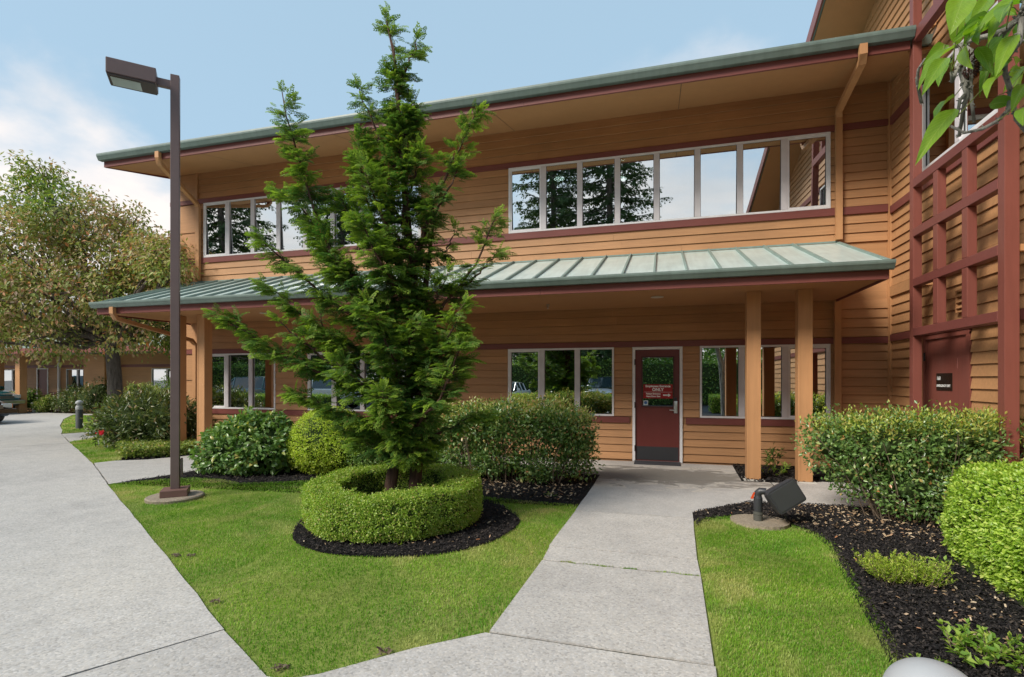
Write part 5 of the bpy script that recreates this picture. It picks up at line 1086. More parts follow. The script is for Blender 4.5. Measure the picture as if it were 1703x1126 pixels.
# ------------------------------------------------------------ street furniture
LAMPM = m_plain('bronze_lamp_paint', (0.155,0.105,0.10), 0.42, 0.45)
lp = thing('street_lamp', 'tall brown square pole lamp with shoebox head on the lawn', 'street lamp', (-6.22,5.50,0), rad(41))
obj('footing', MB().lathe([(0.33,-0.06),(0.34,0.02),(0.325,0.035),(0.0,0.035)], 28), CONCPAD, lp, local=True, smooth=30)
obj('base_plate', MB().cbox(-0.155,0.155,-0.155,0.155,0.033,0.125,0.008), m_plain('base_cover_paint',(0.17,0.09,0.075),0.5), lp, local=True)
obj('pole', MB().cbox(-0.051,0.051,-0.051,0.051,0.12,5.60,0.006), LAMPM, lp, local=True)
hd = MB()   # head: long box seen from below, reaching left and towards the camera
hdm = Matrix.Rotation(rad(184), 4, 'Z')
def lpart(name, boxes, mat, b=0.006):
    m = MB()
    for bx in boxes: m.cbox(*bx, b)
    me = m.mesh(name); me.transform(Matrix.Translation((0,0,0)) @ hdm); return obj(name, me, mat, lp, local=True)
lpart('arm', [(0.05,0.21,-0.035,0.035,5.42,5.52)], LAMPM)
lpart('lamp_head', [(0.20,0.72,-0.165,0.165,5.38,5.57)], LAMPM, 0.010)
lpart('lens_frame', [(0.21,0.71,-0.155,0.155,5.362,5.378)], m_plain('lamp_underside',(0.05,0.035,0.033),0.5), 0.004)
lpart('lens', [(0.37,0.68,-0.112,0.112,5.354,5.361)], m_plain('prismatic_lens',(0.36,0.42,0.40),0.15), 0.003)
obj('conduit_cover', MB().cbox(0.06,0.085,-0.03,0.03,0.30,0.52,0.005), LAMPM, lp, local=True)

# ground floodlight aimed at the building
FLM = m_plain('floodlight_black', (0.035,0.036,0.042), 0.45); 
fl = thing('floodlight', 'black flood light tilted on a short post beside the walkway', 'floodlight', (1.04,6.32,0))
pad = [(0.30*math.cos(a)*(1+0.05*math.sin(3*a)), 0.27*math.sin(a)) for a in np.linspace(0,2*math.pi*23/24,24)]
obj('footing', MB().prism(pad, -0.05, 0.022), CONCPAD, fl, local=True)
m = MB(); m.lathe([(0.048,0.02),(0.048,0.085),(0.052,0.09),(0.052,0.11),(0.042,0.112),(0.042,0.125)],16,(-0.02,0,0)); obj('post_collar', m, m_plain('weathered_grey_pvc',(0.075,0.075,0.065),0.7), fl, local=True, smooth=35)
m = MB(); m.lathe([(0.046,0.125),(0.046,0.27),(0.040,0.275),(0.036,0.30)],16,(-0.02,0,0)); obj('post', m, FLM, fl, local=True, smooth=35)
m = MB(); m.tube([(-0.02,0,0.28),(-0.02,0,0.325),(0.0,-0.005,0.345),(0.06,-0.01,0.345)],[0.036,0.040,0.040,0.036],12); obj('knuckle', m, FLM, fl, local=True, smooth=35)
# housing: rounded box with stepped ribs, tilted
ho = MB()
def rrect(w, h, r, n=5):
    out = []
    for cx_, cy_, a0 in ((w-r,h-r,0),(-w+r,h-r,90),(-w+r,-h+r,180),(w-r,-h+r,270)):
        for k in range(n+1): a = rad(a0+90*k/n); out.append((cx_+r*math.cos(a), cy_+r*math.sin(a)))
    return out
secs = [(-0.145,0.092,0.075,0.05),(-0.125,0.122,0.095,0.06),(0.0,0.150,0.122,0.055),(0.03,0.152,0.124,0.05),(0.031,0.158,0.130,0.05),(0.055,0.158,0.130,0.05),(0.056,0.164,0.136,0.05),(0.08,0.164,0.136,0.05),(0.081,0.170,0.142,0.045),(0.15,0.172,0.145,0.03),(0.165,0.168,0.141,0.03)]
Vv = []; Ff = []
for z, w, h, r in secs: Vv += [(x,y,z) for x,y in rrect(w,h,r)]
nn = len(rrect(1,1,.1))
for i in range(len(secs)-1):
    for k in range(nn): Ff.append((i*nn+k, i*nn+(k+1)%nn, (i+1)*nn+(k+1)%nn, (i+1)*nn+k))
Ff += [tuple(range(nn-1,-1,-1)), tuple((len(secs)-1)*nn+k for k in range(nn))]
ho.add(Vv, Ff); me = ho.mesh('housing')
HM = Matrix.Translation((0.20,-0.02,0.315)) @ Matrix.Rotation(rad(18),4,'Z') @ Matrix.Rotation(rad(-30),4,'Y') @ Matrix.Rotation(rad(82),4,'X') @ Matrix.Diagonal((0.98,0.92,0.92,1))
me.transform(HM); obj('housing', me, FLM, fl, local=True, smooth=25)
le = MB().cbox(-0.15,0.15,-0.122,0.122,0.162,0.170,0.003).mesh('lens'); le.transform(HM); obj('lens', le, m_plain('floodlight_lens',(0.045,0.046,0.052),0.3), fl, local=True)
m = MB(); m.tube([(0.20,0.0,0.21),(0.235,-0.02,0.12),(0.275,-0.03,0.02),(0.29,-0.03,-0.02)],0.006,6); obj('cable', m, BLACK, fl, local=True)
fg = MB().add([(-0.055,-0.03,0.335),(-0.075,-0.035,0.33),(-0.105,-0.045,0.265),(-0.075,-0.04,0.262),(-0.055,-0.032,0.337),(-0.075,-0.037,0.332),(-0.105,-0.047,0.267),(-0.075,-0.042,0.264)],[(0,1,2,3),(4,7,6,5),(0,4,5,1),(1,5,6,2),(2,6,7,3),(3,7,4,0)])
obj('tag', fg, m_plain('orange_tag',(0.65,0.07,0.01),0.5), fl, local=True)

# bollard path lights
def bollard(loc, label, s=1.0):
    e = thing('bollard_light', label, 'bollard light', loc, 0, 'bollard path lights')
    obj('column', MB().lathe([(0.10,-0.04),(0.10,0.02),(0.096,0.03),(0.096,0.60),(0.090,0.61),(0.0,0.61)],24), m_plain('bollard_grey',(0.055,0.06,0.065),0.5), e, local=True, smooth=35)
    hd = obj('lamp_hood', MB().lathe([(0.099,0.61),(0.101,0.68),(0.085,0.72),(0.060,0.735),(0.055,0.79),(0.10,0.792),(0.103,0.815)]+[(0.103*math.cos(a),0.815+0.088*math.sin(a)) for a in np.linspace(0.12,1.56,12)],48), m_plain('bollard_pale',(0.40,0.41,0.425),0.4), e, local=True, smooth=35)
    obj('light_louvre', MB().lathe([(0.072,0.728),(0.086,0.745),(0.086,0.752),(0.060,0.755)],24), m_plain('bollard_rib',(0.42,0.43,0.44),0.4), hd, local=True, smooth=30)
    return e
bollard((-17.74,12.27,0), 'grey bollard light with pale hood on the distant curved lawn')
bollard((0.622,1.478,0), 'pale domed bollard cap rising at the bottom right edge')

# ------------------------------------------------------------ vehicles
def car(name, label, cat, loc, rz, paint, suv=False, pickup=False, group=None):
    e = thing(name, label, cat, loc, rad(rz), group)
    t = NT(name+'_paint'); t.base(paint, 0.25, 0.5); t.b.inputs['Coat Weight'].default_value = 0.8; t.b.inputs['Coat Roughness'].default_value = 0.04; PM = t.m
    Lh = 2.25; hood = 1.02 if suv else 0.86; zr = 1.74 if suv else 1.43; belt = 1.10 if suv else 0.94; zb = 0.30 if suv else 0.20; w = 0.93 if suv else 0.88
    # stations along the length, +x forward: x, half width, bottom, shoulder, crown
    st = [(-2.25,0.70*w,zb+0.22,belt-0.25,belt-0.20),(-2.18,0.90*w,zb+0.10,belt-0.06,belt-0.02),(-1.9,0.97*w,zb+0.03,belt,belt+0.02),(-1.2,w,zb,belt,belt+0.03),(0.0,w,zb,belt-0.01,belt+0.03),(0.75,w,zb,belt-0.04,belt+0.02),(1.05,0.99*w,zb,hood-0.02,hood+0.06),(1.7,0.96*w,zb+0.02,hood-0.08,hood+0.02),(2.05,0.90*w,zb+0.05,hood-0.16,hood-0.06),(2.20,0.80*w,zb+0.10,hood-0.26,hood-0.17),(2.26,0.66*w,zb+0.16,hood-0.36,hood-0.30)]
    V = []; F = []
    for x, hw, z0, zs, zt in st:
        half = [(hw*0.86,z0),(hw*0.985,z0+0.10),(hw,(z0+zs)/2),(hw*0.97,zs-0.05),(hw*0.90,zs),(hw*0.5,zt),(0,zt+0.012)]
        V += [(x,-a,b) for a,b in half]+[(x,a,b) for a,b in half[::-1][1:]]
    n = 13
    for i in range(len(st)-1):
        for k in range(n-1): F.append((i*n+k, i*n+k+1, (i+1)*n+k+1, (i+1)*n+k))
        F.append((i*n+n-1, i*n, (i+1)*n, (i+1)*n+n-1))
    F += [tuple(range(n)), tuple(range((len(st)-1)*n+n-1,(len(st)-1)*n-1,-1))]
    body = obj('body', MB().add(V,F), PM, e, local=True, smooth=38)
    # greenhouse
    if pickup: cab = [(-0.55,0.78,belt,0.70,zr-0.03),(-0.50,0.80,belt,0.66,zr),(0.35,0.80,belt,0.64,zr),(1.0,0.80,belt+0.02,0.62,belt+0.06)]
    elif suv: cab = [(-2.15,0.80,belt,0.76,belt+0.05),(-1.95,0.82,belt,0.68,zr-0.04),(-1.2,0.84,belt,0.68,zr),(0.2,0.84,belt,0.66,zr-0.02),(1.05,0.82,belt,0.74,belt+0.05)]
    else: cab = [(-1.75,0.78,belt,0.74,belt+0.05),(-1.05,0.80,belt,0.60,zr-0.04),(-0.4,0.80,belt,0.58,zr),(0.2,0.80,belt,0.58,zr-0.02),(1.05,0.78,belt,0.72,belt+0.04)]
    V = []; F = []
    for x, wb, z0, wt, z1 in cab: V += [(x,-wb,z0-0.03),(x,-wt,z1-0.03),(x,-wt*0.88,z1),(x,wt*0.88,z1),(x,wt,z1-0.03),(x,wb,z0-0.03)]
    for i in range(len(cab)-1):
        for k in range(5): F.append((i*6+k, i*6+k+1, (i+1)*6+k+1, (i+1)*6+k))
    F += [tuple(range(6)), tuple(range((len(cab)-1)*6+5,(len(cab)-1)*6-1,-1))]
    t2 = NT(name+'_glass'); t2.base((0.02,0.035,0.04), 0.03, 1.0); obj('windows', MB().add(V,F), t2.m, e, local=True, smooth=30)
    i0, i1 = (1,2) if pickup else (1,3)
    rf = MB(); rv = [c_ for c_ in cab[i0:i1+1]]
    Vr = []; Fr = []
    for x, wb, z0, wt, z1 in rv: Vr += [(x,-wt-0.008,z1-0.06),(x,-wt*0.88,z1+0.008),(x,0,z1+0.03),(x,wt*0.88,z1+0.008),(x,wt+0.008,z1-0.06)]
    for i in range(len(rv)-1):
        for k in range(4): Fr.append((i*5+k,i*5+k+1,(i+1)*5+k+1,(i+1)*5+k))
    obj('roof', MB().add(Vr,Fr), PM, e, local=True, smooth=40)
    for s in (-1,1):
        pl = MB()
        for i, c_ in enumerate(cab[:-1]): pl.tube([(c_[0],s*(c_[1]+0.004),c_[2]-0.02),(c_[0],s*(c_[3]+0.004),c_[4]-0.03)],0.035,6)
        c_ = cab[-1]; pl.tube([(c_[0],s*c_[1],c_[2]),(cab[-2][0],s*cab[-2][3],cab[-2][4]-0.02)],0.03,6); obj('pillar', pl, PM, e, local=True)
        obj('mirror', MB().cbox(0.72,0.84,s*(w+0.10)-0.09,s*(w+0.10)+0.09,belt-0.01,belt+0.14,0.03), PM, e, local=True)
        hl = obj('headlight', MB().cbox(2.10,2.235,s*0.60*w-0.17,s*0.60*w+0.17,hood-0.32,hood-0.16,0.03), m_plain('headlight_lens',(0.6,0.62,0.64),0.08), e, local=True)
        obj('indicator', MB().cbox(2.02,2.13,s*0.84*w-0.06,s*0.84*w+0.06,hood-0.33,hood-0.17,0.02), m_plain('amber_lens',(0.75,0.20,0.02),0.2), e, local=True)
        obj('tail_light', MB().cbox(-2.235,-2.12,s*0.72*w-0.10,s*0.72*w+0.10,belt-0.28,belt-0.05,0.02), m_plain('tail_lens',(0.35,0.01,0.01),0.15), e, local=True)
        for xw in (1.38,-1.36):
            wr_ = 0.37 if suv else 0.32; wm = MB().lathe([(wr_*0.62,-0.11),(wr_*0.93,-0.115),(wr_,-0.08),(wr_,0.08),(wr_*0.93,0.115),(wr_*0.62,0.11)],28).mesh('wheel'); mt = Matrix.Translation((xw,s*(w-0.10),wr_-0.02)) @ Matrix.Rotation(rad(90),4,'X'); wm.transform(mt)
            wo = obj('wheel', wm, m_plain('tyre_rubber',(0.02,0.02,0.021),0.8), e, local=True, smooth=35)
            rm = MB().lathe([(0.0,-0.12),(wr_*0.2,-0.122),(wr_*0.25,-0.10),(wr_*0.55,-0.09),(wr_*0.64,-0.118),(wr_*0.64,0.118),(wr_*0.5,0.09),(0.0,0.1)],20).mesh('rim'); rm.transform(mt); obj('rim', rm, STEEL, wo, local=True, smooth=30)
    gr = MB(); gr.cbox(2.19,2.265,-0.42*w,0.42*w,hood-0.34,hood-0.20,0.012); g_ = obj('grille', gr, BLACK, e, local=True)
    for k in range(3): obj('grille_bar', MB().cbox(2.262,2.275,-0.42*w,0.42*w,hood-0.325+k*0.045,hood-0.31+k*0.045,0.004), STEEL, g_, local=True)
    bm_ = MB(); bm_.cbox(2.14,2.34,-0.90*w,0.90*w,zb+0.14,zb+0.32,0.03); obj('bumper', bm_, STEEL if pickup else PM, e, local=True)
    obj('bumper', MB().cbox(-2.33,-2.15,-0.90*w,0.90*w,zb+0.16,zb+0.34,0.03), STEEL if pickup else PM, e, local=True)
    obj('number_plate', MB().cbox(-2.345,-2.328,-0.20,0.20,zb+0.38,zb+0.52,0.004), m_plain('plate_white',(0.7,0.7,0.7),0.4), e, local=True)
    obj('undertray', MB().box(-1.9,1.9,-0.75*w,0.75*w,zb-0.08,zb+0.06), BLACK, e, local=True)
    return e
car('pickup_truck', 'teal pickup truck with amber indicator nosing in behind the black car', 'truck', (-30.35,16.0,0), 8, (0.015,0.10,0.11), True, True)
car('parked_car', 'black car nose with chrome trim at the far left edge', 'car', (-24.45,12.2,0), 8, (0.010,0.010,0.012))
car('parked_car', 'teal sport utility vehicle mirrored in the left ground floor window', 'car', (-23.0,-4.2,-0.05), 185, (0.03,0.13,0.15), True)
car('parked_car', 'white sport utility vehicle mirrored beside the teal one in the left window', 'car', (-18.2,-4.6,-0.05), 178, (0.75,0.75,0.74), True)
car('parked_car', 'white car mirrored in the window left of the entrance door', 'car', (-8.9,-9.5,-0.05), 95, (0.75,0.75,0.74))
car('parked_car', 'silver car mirrored in the pane nearest the entrance door', 'car', (-3.4,-10.5,-0.05), 92, (0.42,0.45,0.48), True)

# ------------------------------------------------------------ distant wing on the left
YB = 18.6
fb = thing('office_building', 'distant ochre wing with porch posts and white framed windows behind the left tree', 'building', (-26, YB, 0))
fh = [(-32.3,-30.6,0.95,2.05),(-29.75,-28.95,0.0,2.1),(-27.75,-26.25,0.95,2.05),(-22.4,-20.6,0.95,2.05),(-34.5,-33.2,0.95,2.05),(-24.5,-20.2,4.45,5.6),(-31,-26.8,4.45,5.6)]
mb = MB()
for a,b,z0,z1 in wall_cells(-46,-13,-0.05,6.6,fh): mb.box(a,b,YB+0.026,YB+0.2,z0,z1)
fw = obj('wall', mb, SIDING, fb)
for (z0,z1) in ((0.02,0.80),(0.92,2.12),(2.24,4.3),(4.42,5.7),(5.82,6.5)):
    for a, b in rows(z0,z1,0.2):
        for s0, s1 in segments(-38,-13.5,a,b,fh): board_x(s0+.002,s1-.002,a+0.012,b,YB,fw)
for z0, z1 in ((0.80,0.92),(2.12,2.24),(4.3,4.42),(5.7,5.82)):
    for a, b in ([(-46,-29.8),(-28.9,-13)] if z0 < 1 else [(-46,-13)]): obj('trim_band', MB().box(a,b,YB-0.02,YB+0.026,z0,z1), RED, fw)
for x0,x1,z0,z1 in [h for i,h in enumerate(fh) if i != 1]: window(x0,x1,z0,z1,2 if x1-x0 < 2 else 5,y=YB,casements=(),parent=fb)
fd = obj('door', MB().box(-29.68,-29.02,YB+0.02,YB+0.06,0.01,2.05), DOORRED, fb); obj('door_frame', MB().box(-29.75,-29.68,YB-0.02,YB+0.1,0,2.1).box(-29.02,-28.95,YB-0.02,YB+0.1,0,2.1).box(-29.68,-29.02,YB-0.02,YB+0.1,2.05,2.1), WHITE, fd)
obj('interior_room', MB().box(-38,-13,YB+3,YB+3.1,0,6.5).box(-38,-13,YB+0.22,YB+3,2.6,2.7).box(-38,-13,YB+.22,YB+3,6.4,6.5).box(-38,-13,YB+.22,YB+3,-0.04,0), INTERIOR, fb)
for x in (-29.95,-28.45): obj('porch_post', MB().cbox(x-0.15,x+0.15,YB-1.6,YB-1.3,0,2.75,0.01), BEIGE, fb)
obj('porch_roof', MB().ext_x([(YB-2.1,2.95),(YB,3.6),(YB,2.75),(YB-2.1,2.75)],-34.5,-19.0), SEAMM, fb)
obj('porch_fascia', MB().box(-34.5,-19.0,YB-2.14,YB-2.10,2.70,2.93), RED, fb)
obj('downspout', MB().box(-28.2,-28.12,YB-0.1,YB-0.02,0.02,2.7), WHITE, fb)
obj('bay', MB().box(-25.9,-24.6,YB-0.5,YB-0.01,0,2.7), SIDING, fb); obj('bay_band', MB().box(-25.92,-24.58,YB-0.52,YB-0.02,0.80,0.92), RED, fb)
obj('roof', MB().ext_x([(YB-1.3,6.4),(YB+6,8.0),(YB+6,7.7),(YB-1.3,6.2)],-46.5,-13), SEAMM, fb)
obj('utility_box', MB().cbox(-28.5,-28.1,17.62,17.85,0.0,0.42,0.02).cbox(-28.52,-28.08,17.60,17.87,0.42,0.46,0.01), WHITE, label='small white utility box among the distant foundation shrubs', cat='utility box')

# ------------------------------------------------------------ overhanging cherry branch, top right
cherry = thing('cherry_tree', 'cherry branch with bright green leaves and lichened spurs hanging into the top right', 'tree', (2.15,0.75,0))
LICH = m_bark('lichen_bark', (0.09,0.08,0.07), (0.42,0.40,0.36))
tm = MB(); tm.tube([(2.15,0.75,-0.05),(2.15,0.75,0.15),(2.1,0.78,1.2),(2.02,0.85,2.1),(1.85,0.95,2.75),(1.6,1.1,3.1)],[0.17,0.13,0.11,0.10,0.07,0.045],14); tm.tube([(2.05,0.83,1.9),(2.3,0.6,2.7),(2.6,0.3,3.4)],[0.08,0.06,0.02],8)
obj('trunk', tm, LICH, cherry, smooth=True)
bm_ = MB()
paths = [([(1.6,1.1,3.1),(1.2,1.35,2.85),(0.93,1.50,2.66),(0.857,1.544,2.543),(0.836,1.559,2.458),(0.811,1.572,2.435),(0.788,1.587,2.435),(0.758,1.599,2.438),(0.738,1.614,2.437),(0.704,1.625,2.433),(0.668,1.635,2.423),(0.661,1.654,2.409),(0.667,1.677,2.389),(0.688,1.704,2.341)],[0.04,0.022,0.011,0.009,0.008,0.0075,0.007,0.006,0.0055,0.004,0.0035,0.0035,0.004,0.0045]),
 ([(0.738,1.614,2.437),(0.737,1.60,2.40),(0.733,1.60,2.37),(0.738,1.60,2.34),(0.745,1.60,2.30),(0.742,1.61,2.275),(0.75,1.637,2.25),(0.755,1.66,2.22)],[0.006,0.007,0.0085,0.0075,0.006,0.005,0.0045,0.004]),
 ([(0.738,1.614,2.437),(0.755,1.60,2.41),(0.756,1.60,2.37),(0.752,1.60,2.33),(0.755,1.60,2.275),(0.770,1.621,2.237)],[0.0045,0.005,0.0045,0.0045,0.004,0.004]),
 ([(0.836,1.559,2.458),(0.830,1.556,2.391),(0.809,1.572,2.36),(0.821,1.596,2.342),(0.847,1.624,2.308),(0.875,1.653,2.245),(0.926,1.688,2.205)],[0.007,0.006,0.006,0.006,0.0055,0.005,0.005]),
 ([(0.847,1.624,2.308),(0.83,1.60,2.25),(0.795,1.575,2.215),(0.765,1.575,2.20),(0.730,1.58,2.197),(0.705,1.59,2.222)],[0.005,0.0045,0.0045,0.004,0.0035,0.003]),
 ([(0.735,1.60,2.39),(0.71,1.58,2.35),(0.70,1.57,2.325),(0.693,1.56,2.345)],[0.005,0.005,0.0045,0.003]),
 ([(0.745,1.60,2.31),(0.725,1.59,2.285),(0.715,1.58,2.24)],[0.004,0.004,0.0035])]
for pts, rs in paths: bm_.tube(pts, rs, 7)
for pts, rs in paths:                                 # knobbly spurs
    for k in range(len(pts)-1):
        a, b = Vector(pts[k]), Vector(pts[k+1])
        if k == 0 and rs[0] > 0.02: continue
        for j in range(max(2, int((b-a).length/0.006))):
            p = a.lerp(b, random.random()); d = Vector((random.gauss(0,1),random.gauss(0,1),random.gauss(0,1))).normalized(); bm_.tube([p, p+d*rs[k]*1.5, p+d*rs[k]*random.uniform(1.6,2.4)], [rs[k]*0.55,rs[k]*0.4,rs[k]*0.15], 4)
obj('branch', bm_, LICH, cherry, smooth=True)
sp = MB()
for k in range(160):
    a = random.random()*6.28; z = random.uniform(-0.03,0.03); r = 0.016*math.sqrt(max(0,1-(z/0.034)**2)); p = Vector((0.748+r*math.cos(a), 1.592+r*math.sin(a), 2.372+z)); d = (p-Vector((0.748,1.592,2.372))).normalized(); sp.tube([p, p+d*0.006], [0.0022,0.0008], 4)
obj('spur_cluster', sp, m_bark('spur_bark',(0.035,0.015,0.012),(0.12,0.06,0.05)), cherry)
def big_leaf_mesh():
    n = 8; V = []; F = []
    for i in range(n+1):
        u = i/n; w = (math.sin(math.pi*u**0.80)**0.85)*0.5*(1-0.25*u) if 0 < u < 1 else 0.004
        if u > 0.9: w *= 0.7
        zc = 0.06*math.sin(u*3.0)-0.30*u*u; rip = 0.014*math.sin(i*2.3)
        V += [(-w,u,zc+0.16*w+rip),(-w*0.5,u,zc+0.05*w-rip*0.5),(0,u,zc-0.02),(w*0.5,u,zc+0.05*w+rip*0.5),(w,u,zc+0.16*w-rip)]
    for i in range(n):
        for k in range(4): F.append((i*5+k,i*5+k+1,(i+1)*5+k+1,(i+1)*5+k))
    me = MB().add(V,F).mesh('leaf'); me.shade_smooth(); return me
def m_bigleaf():
    t = NT('cherry_leaf'); tc = t.n('ShaderNodeTexCoord'); sp_ = t.n('ShaderNodeSeparateXYZ'); t.l(tc.outputs['Object'], sp_.inputs[0])
    ax = t.mathn('ABSOLUTE', sp_.outputs['X']); v = t.mathn('SUBTRACT', sp_.outputs['Y'], t.mathn('MULTIPLY', ax, 0.75)); w = t.n('ShaderNodeMath'); w.operation = 'PINGPONG'; t.l(v, w.inputs[0]); w.inputs[1].default_value = 0.045
    vein = t.ramp(t.mathn('MULTIPLY', w.outputs[0], 22.0), [(0.0,(1,1,1)),(0.16,(0,0,0))]); mid = t.ramp(t.mathn('MULTIPLY', ax, 30.0), [(0.25,(1,1,1)),(0.55,(0,0,0))])
    c0 = t.mix(obj_random(t), (0.12,0.26,0.018,1), (0.25,0.40,0.03,1)); nz = t.noise(tc.outputs['Object'], 5, 4); c0 = t.mix(1.0, c0, t.ramp(nz,[(0.3,(0.85,)*3),(0.7,(1.12,)*3)]), 'MULTIPLY')
    c1 = t.mix(t.mathn('MULTIPLY', t.mathn('MAXIMUM', vein, mid), 0.40), c0, (0.42,0.52,0.12,1))
    t.base(c1, 0.33, 0.5); t.bump(t.mathn('MULTIPLY', vein, -1.0), 0.3, 0.02)
    tr = t.n('ShaderNodeBsdfTranslucent'); t.l(t.mix(1.0, c1, (1.4,1.5,0.6,1), 'MULTIPLY'), tr.inputs[0]); mx = t.n('ShaderNodeMixShader'); mx.inputs[0].default_value = 0.45; t.l(t.b.outputs[0], mx.inputs[1]); t.l(tr.outputs[0], mx.inputs[2]); t.l(mx.outputs[0], t.o.inputs[0]); return t.m
CHL = m_bigleaf(); lm = big_leaf_mesh(); lm.materials.append(CHL)
LV = [((0.661,1.436,2.451),(0.615,1.371,2.358),0.053),((0.701,1.551,2.406),(0.68,1.493,2.452),0.044),((0.908,1.714,2.54),(0.77,1.623,2.349),0.045),((0.703,1.5,2.396),(0.684,1.443,2.4),0.024),((0.725,1.61,2.434),(0.599,1.522,2.331),0.034),((0.623,1.425,2.312),(0.555,1.354,2.226),0.032),((0.683,1.546,2.358),(0.625,1.478,2.295),0.028),((0.749,1.669,2.332),(0.656,1.591,2.253),0.022),((0.671,1.491,2.222),(0.564,1.408,2.101),0.040),((0.807,1.633,2.283),(0.843,1.592,2.271),0.034),((0.747,1.461,2.276),(0.669,1.386,2.214),0.024),((0.82,1.585,2.368),(0.764,1.517,2.318),0.02),((0.823,1.69,2.582),(0.746,1.616,2.497),0.04),((0.786,1.524,2.465),(0.719,1.453,2.373),0.03),((0.886,1.656,2.511),(0.86,1.597,2.405),0.04),((0.773,1.468,2.364),(0.705,1.397,2.263),0.034),((0.863,1.598,2.308),(0.803,1.528,2.236),0.03),((0.927,1.72,2.395),(0.867,1.651,2.33),0.024),((0.752,1.514,2.422),(0.672,1.439,2.356),0.034),((0.807,1.633,2.555),(0.741,1.563,2.471),0.036),((0.769,1.467,2.439),(0.701,1.395,2.38),0.036),((0.863,1.598,2.511),(0.786,1.524,2.495),0.04),((0.853,1.699,2.605),(0.786,1.627,2.536),0.04),((0.82,1.533,2.338),(0.759,1.464,2.283),0.028),((0.804,1.633,2.42),(0.741,1.563,2.331),0.028),((0.799,1.475,2.2),(0.75,1.409,2.149),0.022),((0.756,1.567,2.437),(0.693,1.497,2.396),0.026),((0.727,1.663,2.469),(0.659,1.591,2.409),0.03),((0.693,1.497,2.371),(0.661,1.436,2.293),0.022)]
WOFFC = Vector((2.15,0.75,0)); view = Vector((0.45,0.85,0.45)).normalized()
def place_leaf(b, t, w):
    b, t = Vector(b), Vector(t); A = t-b; L_ = A.length; A.normalize(); n0 = (Vector((random.gauss(0,.35),random.gauss(0,.35),0.55))-view*random.uniform(0.5,0.9)).normalized(); S = A.cross(n0).normalized(); N2 = S.cross(A)
    o = bpy.data.objects.new('leaf', lm); COL.objects.link(o); o.parent = cherry
    M_ = Matrix((( S.x*w*1.1, A.x*L_, N2.x*L_*0.7, b.x-WOFFC.x),(S.y*w*1.1, A.y*L_, N2.y*L_*0.7, b.y-WOFFC.y),(S.z*w*1.1, A.z*L_, N2.z*L_*0.7, b.z-WOFFC.z),(0,0,0,1))); o.matrix_local = M_
for b, t, w in LV:
    w = max(w*1.05, 0.030); place_leaf(b, t, w)
    if random.random() < 0.35:
        j = Vector((random.uniform(-0.02,0.05), random.uniform(0.0,0.06), random.uniform(-0.02,0.06))); place_leaf(Vector(b)+j, Vector(t)+j+Vector((random.gauss(0,.03),random.gauss(0,.03),random.gauss(0,.02))), w*random.uniform(0.8,1.1))
for k in range(46):                                   # leaves on the limb outside the frame
    b = Vector((random.uniform(1.0,1.9), random.uniform(0.8,1.35), random.uniform(2.7,3.3))); place_leaf(b, b+Vector((random.gauss(0,.06),random.gauss(0,.06),-0.09)), 0.05)
pt = MB()
for b, t, w in LV:                                    # petioles joining each leaf to the nearest twig
    b = Vector(b); best = min((Vector(p) for pts,_ in paths for p in pts), key=lambda q: (q-b).length); pt.tube([b, b.lerp(best,0.5)+Vector((0,0,0.008)), best], [0.0011,0.0012,0.0015], 4, False)
obj('petioles', pt, m_plain('petiole_green',(0.20,0.24,0.06),0.5), cherry)

# ------------------------------------------------------------ the parking side behind the viewpoint, mirrored in the glass
FIRM = m_leaf('fir_needles', [(0,(0.03,0.06,0.022)),(0.6,(0.055,0.095,0.035)),(1,(0.09,0.13,0.05))], 0.6, 0.12, 0.25)
def fir_meshes():
    m = MB(); m.tube([(0,0,-0.1),(0,0,2),(0.1,0,10),(0,0.1,18),(0,0,23)],[0.42,0.36,0.25,0.12,0.02],10); P = []; A = []; Nn = []; L_ = []
    for k in range(150):
        z = 2.5+20*(k/150); ln = 5.2*(1-(z-2.5)/21.5)**0.8+0.3; a = k*2.4+random.gauss(0,.3); ln *= random.uniform(0.65,1.15); d = Vector((math.cos(a),math.sin(a),0)); pts = [Vector((0,0,z))+d*ln*u+Vector((0,0,-0.25*ln*u+0.22*ln*u*u)) for u in (0,.35,.7,1)]
        m.tube(pts,[0.05,0.035,0.02,0.006],4,False)
        for j in range(int(10*ln)):
            u = random.uniform(0.12,1.0); i = min(2,int(u*3)); p = pts[i].lerp(pts[i+1],u*3-i); s = d.cross(Vector((0,0,1)))*random.choice((-1,1)); q = (d*0.8+s*random.uniform(0.2,1.1)+Vector((0,0,random.uniform(-0.65,0.05)))).normalized()
            P.append(p); A.append(q); Nn.append((Vector((0,0,1))+Vector((random.gauss(0,.4),random.gauss(0,.4),0))).normalized()); L_.append(random.uniform(0.65,1.25)*(0.6+0.5*(1-u)))
    protos = [frond_proto(3, 2.4) for _ in range(2)]; small = [(V,F,T) for V,F,T in protos]
    V, F, T = instance(small, np.array(P), np.array(A), np.array(Nn), np.array(L_)); return m.mesh('trunk'), np_mesh('crown', V, F)
ftm, fcm = fir_meshes()
spots = [(-3.6,-17.5,1.0,0,'tall dark fir mirrored in the second and third right upper panes'),(-8.2,-20.5,1.05,70,'tall dark fir mirrored at the left end of the right upper windows'),(-31.5,-11.5,1.0,140,'tall dark fir mirrored in the left upper windows'),(-24.0,-15.5,0.95,200,'dark fir mirrored behind the conifer in the left upper windows'),(-45.0,-20.0,0.8,250,'smaller dark fir mirrored in the far left upper pane')]
for x, y, s, a, lb in spots:
    e = thing('fir_tree', lb, 'tree', (x,y,-0.06), rad(a), 'firs on the parking side'); e.scale = (s,s,s)
    t_o = obj('trunk', ftm, BARK, e, local=True); obj('crown', fcm, FIRM, e, local=True, kind='stuff')
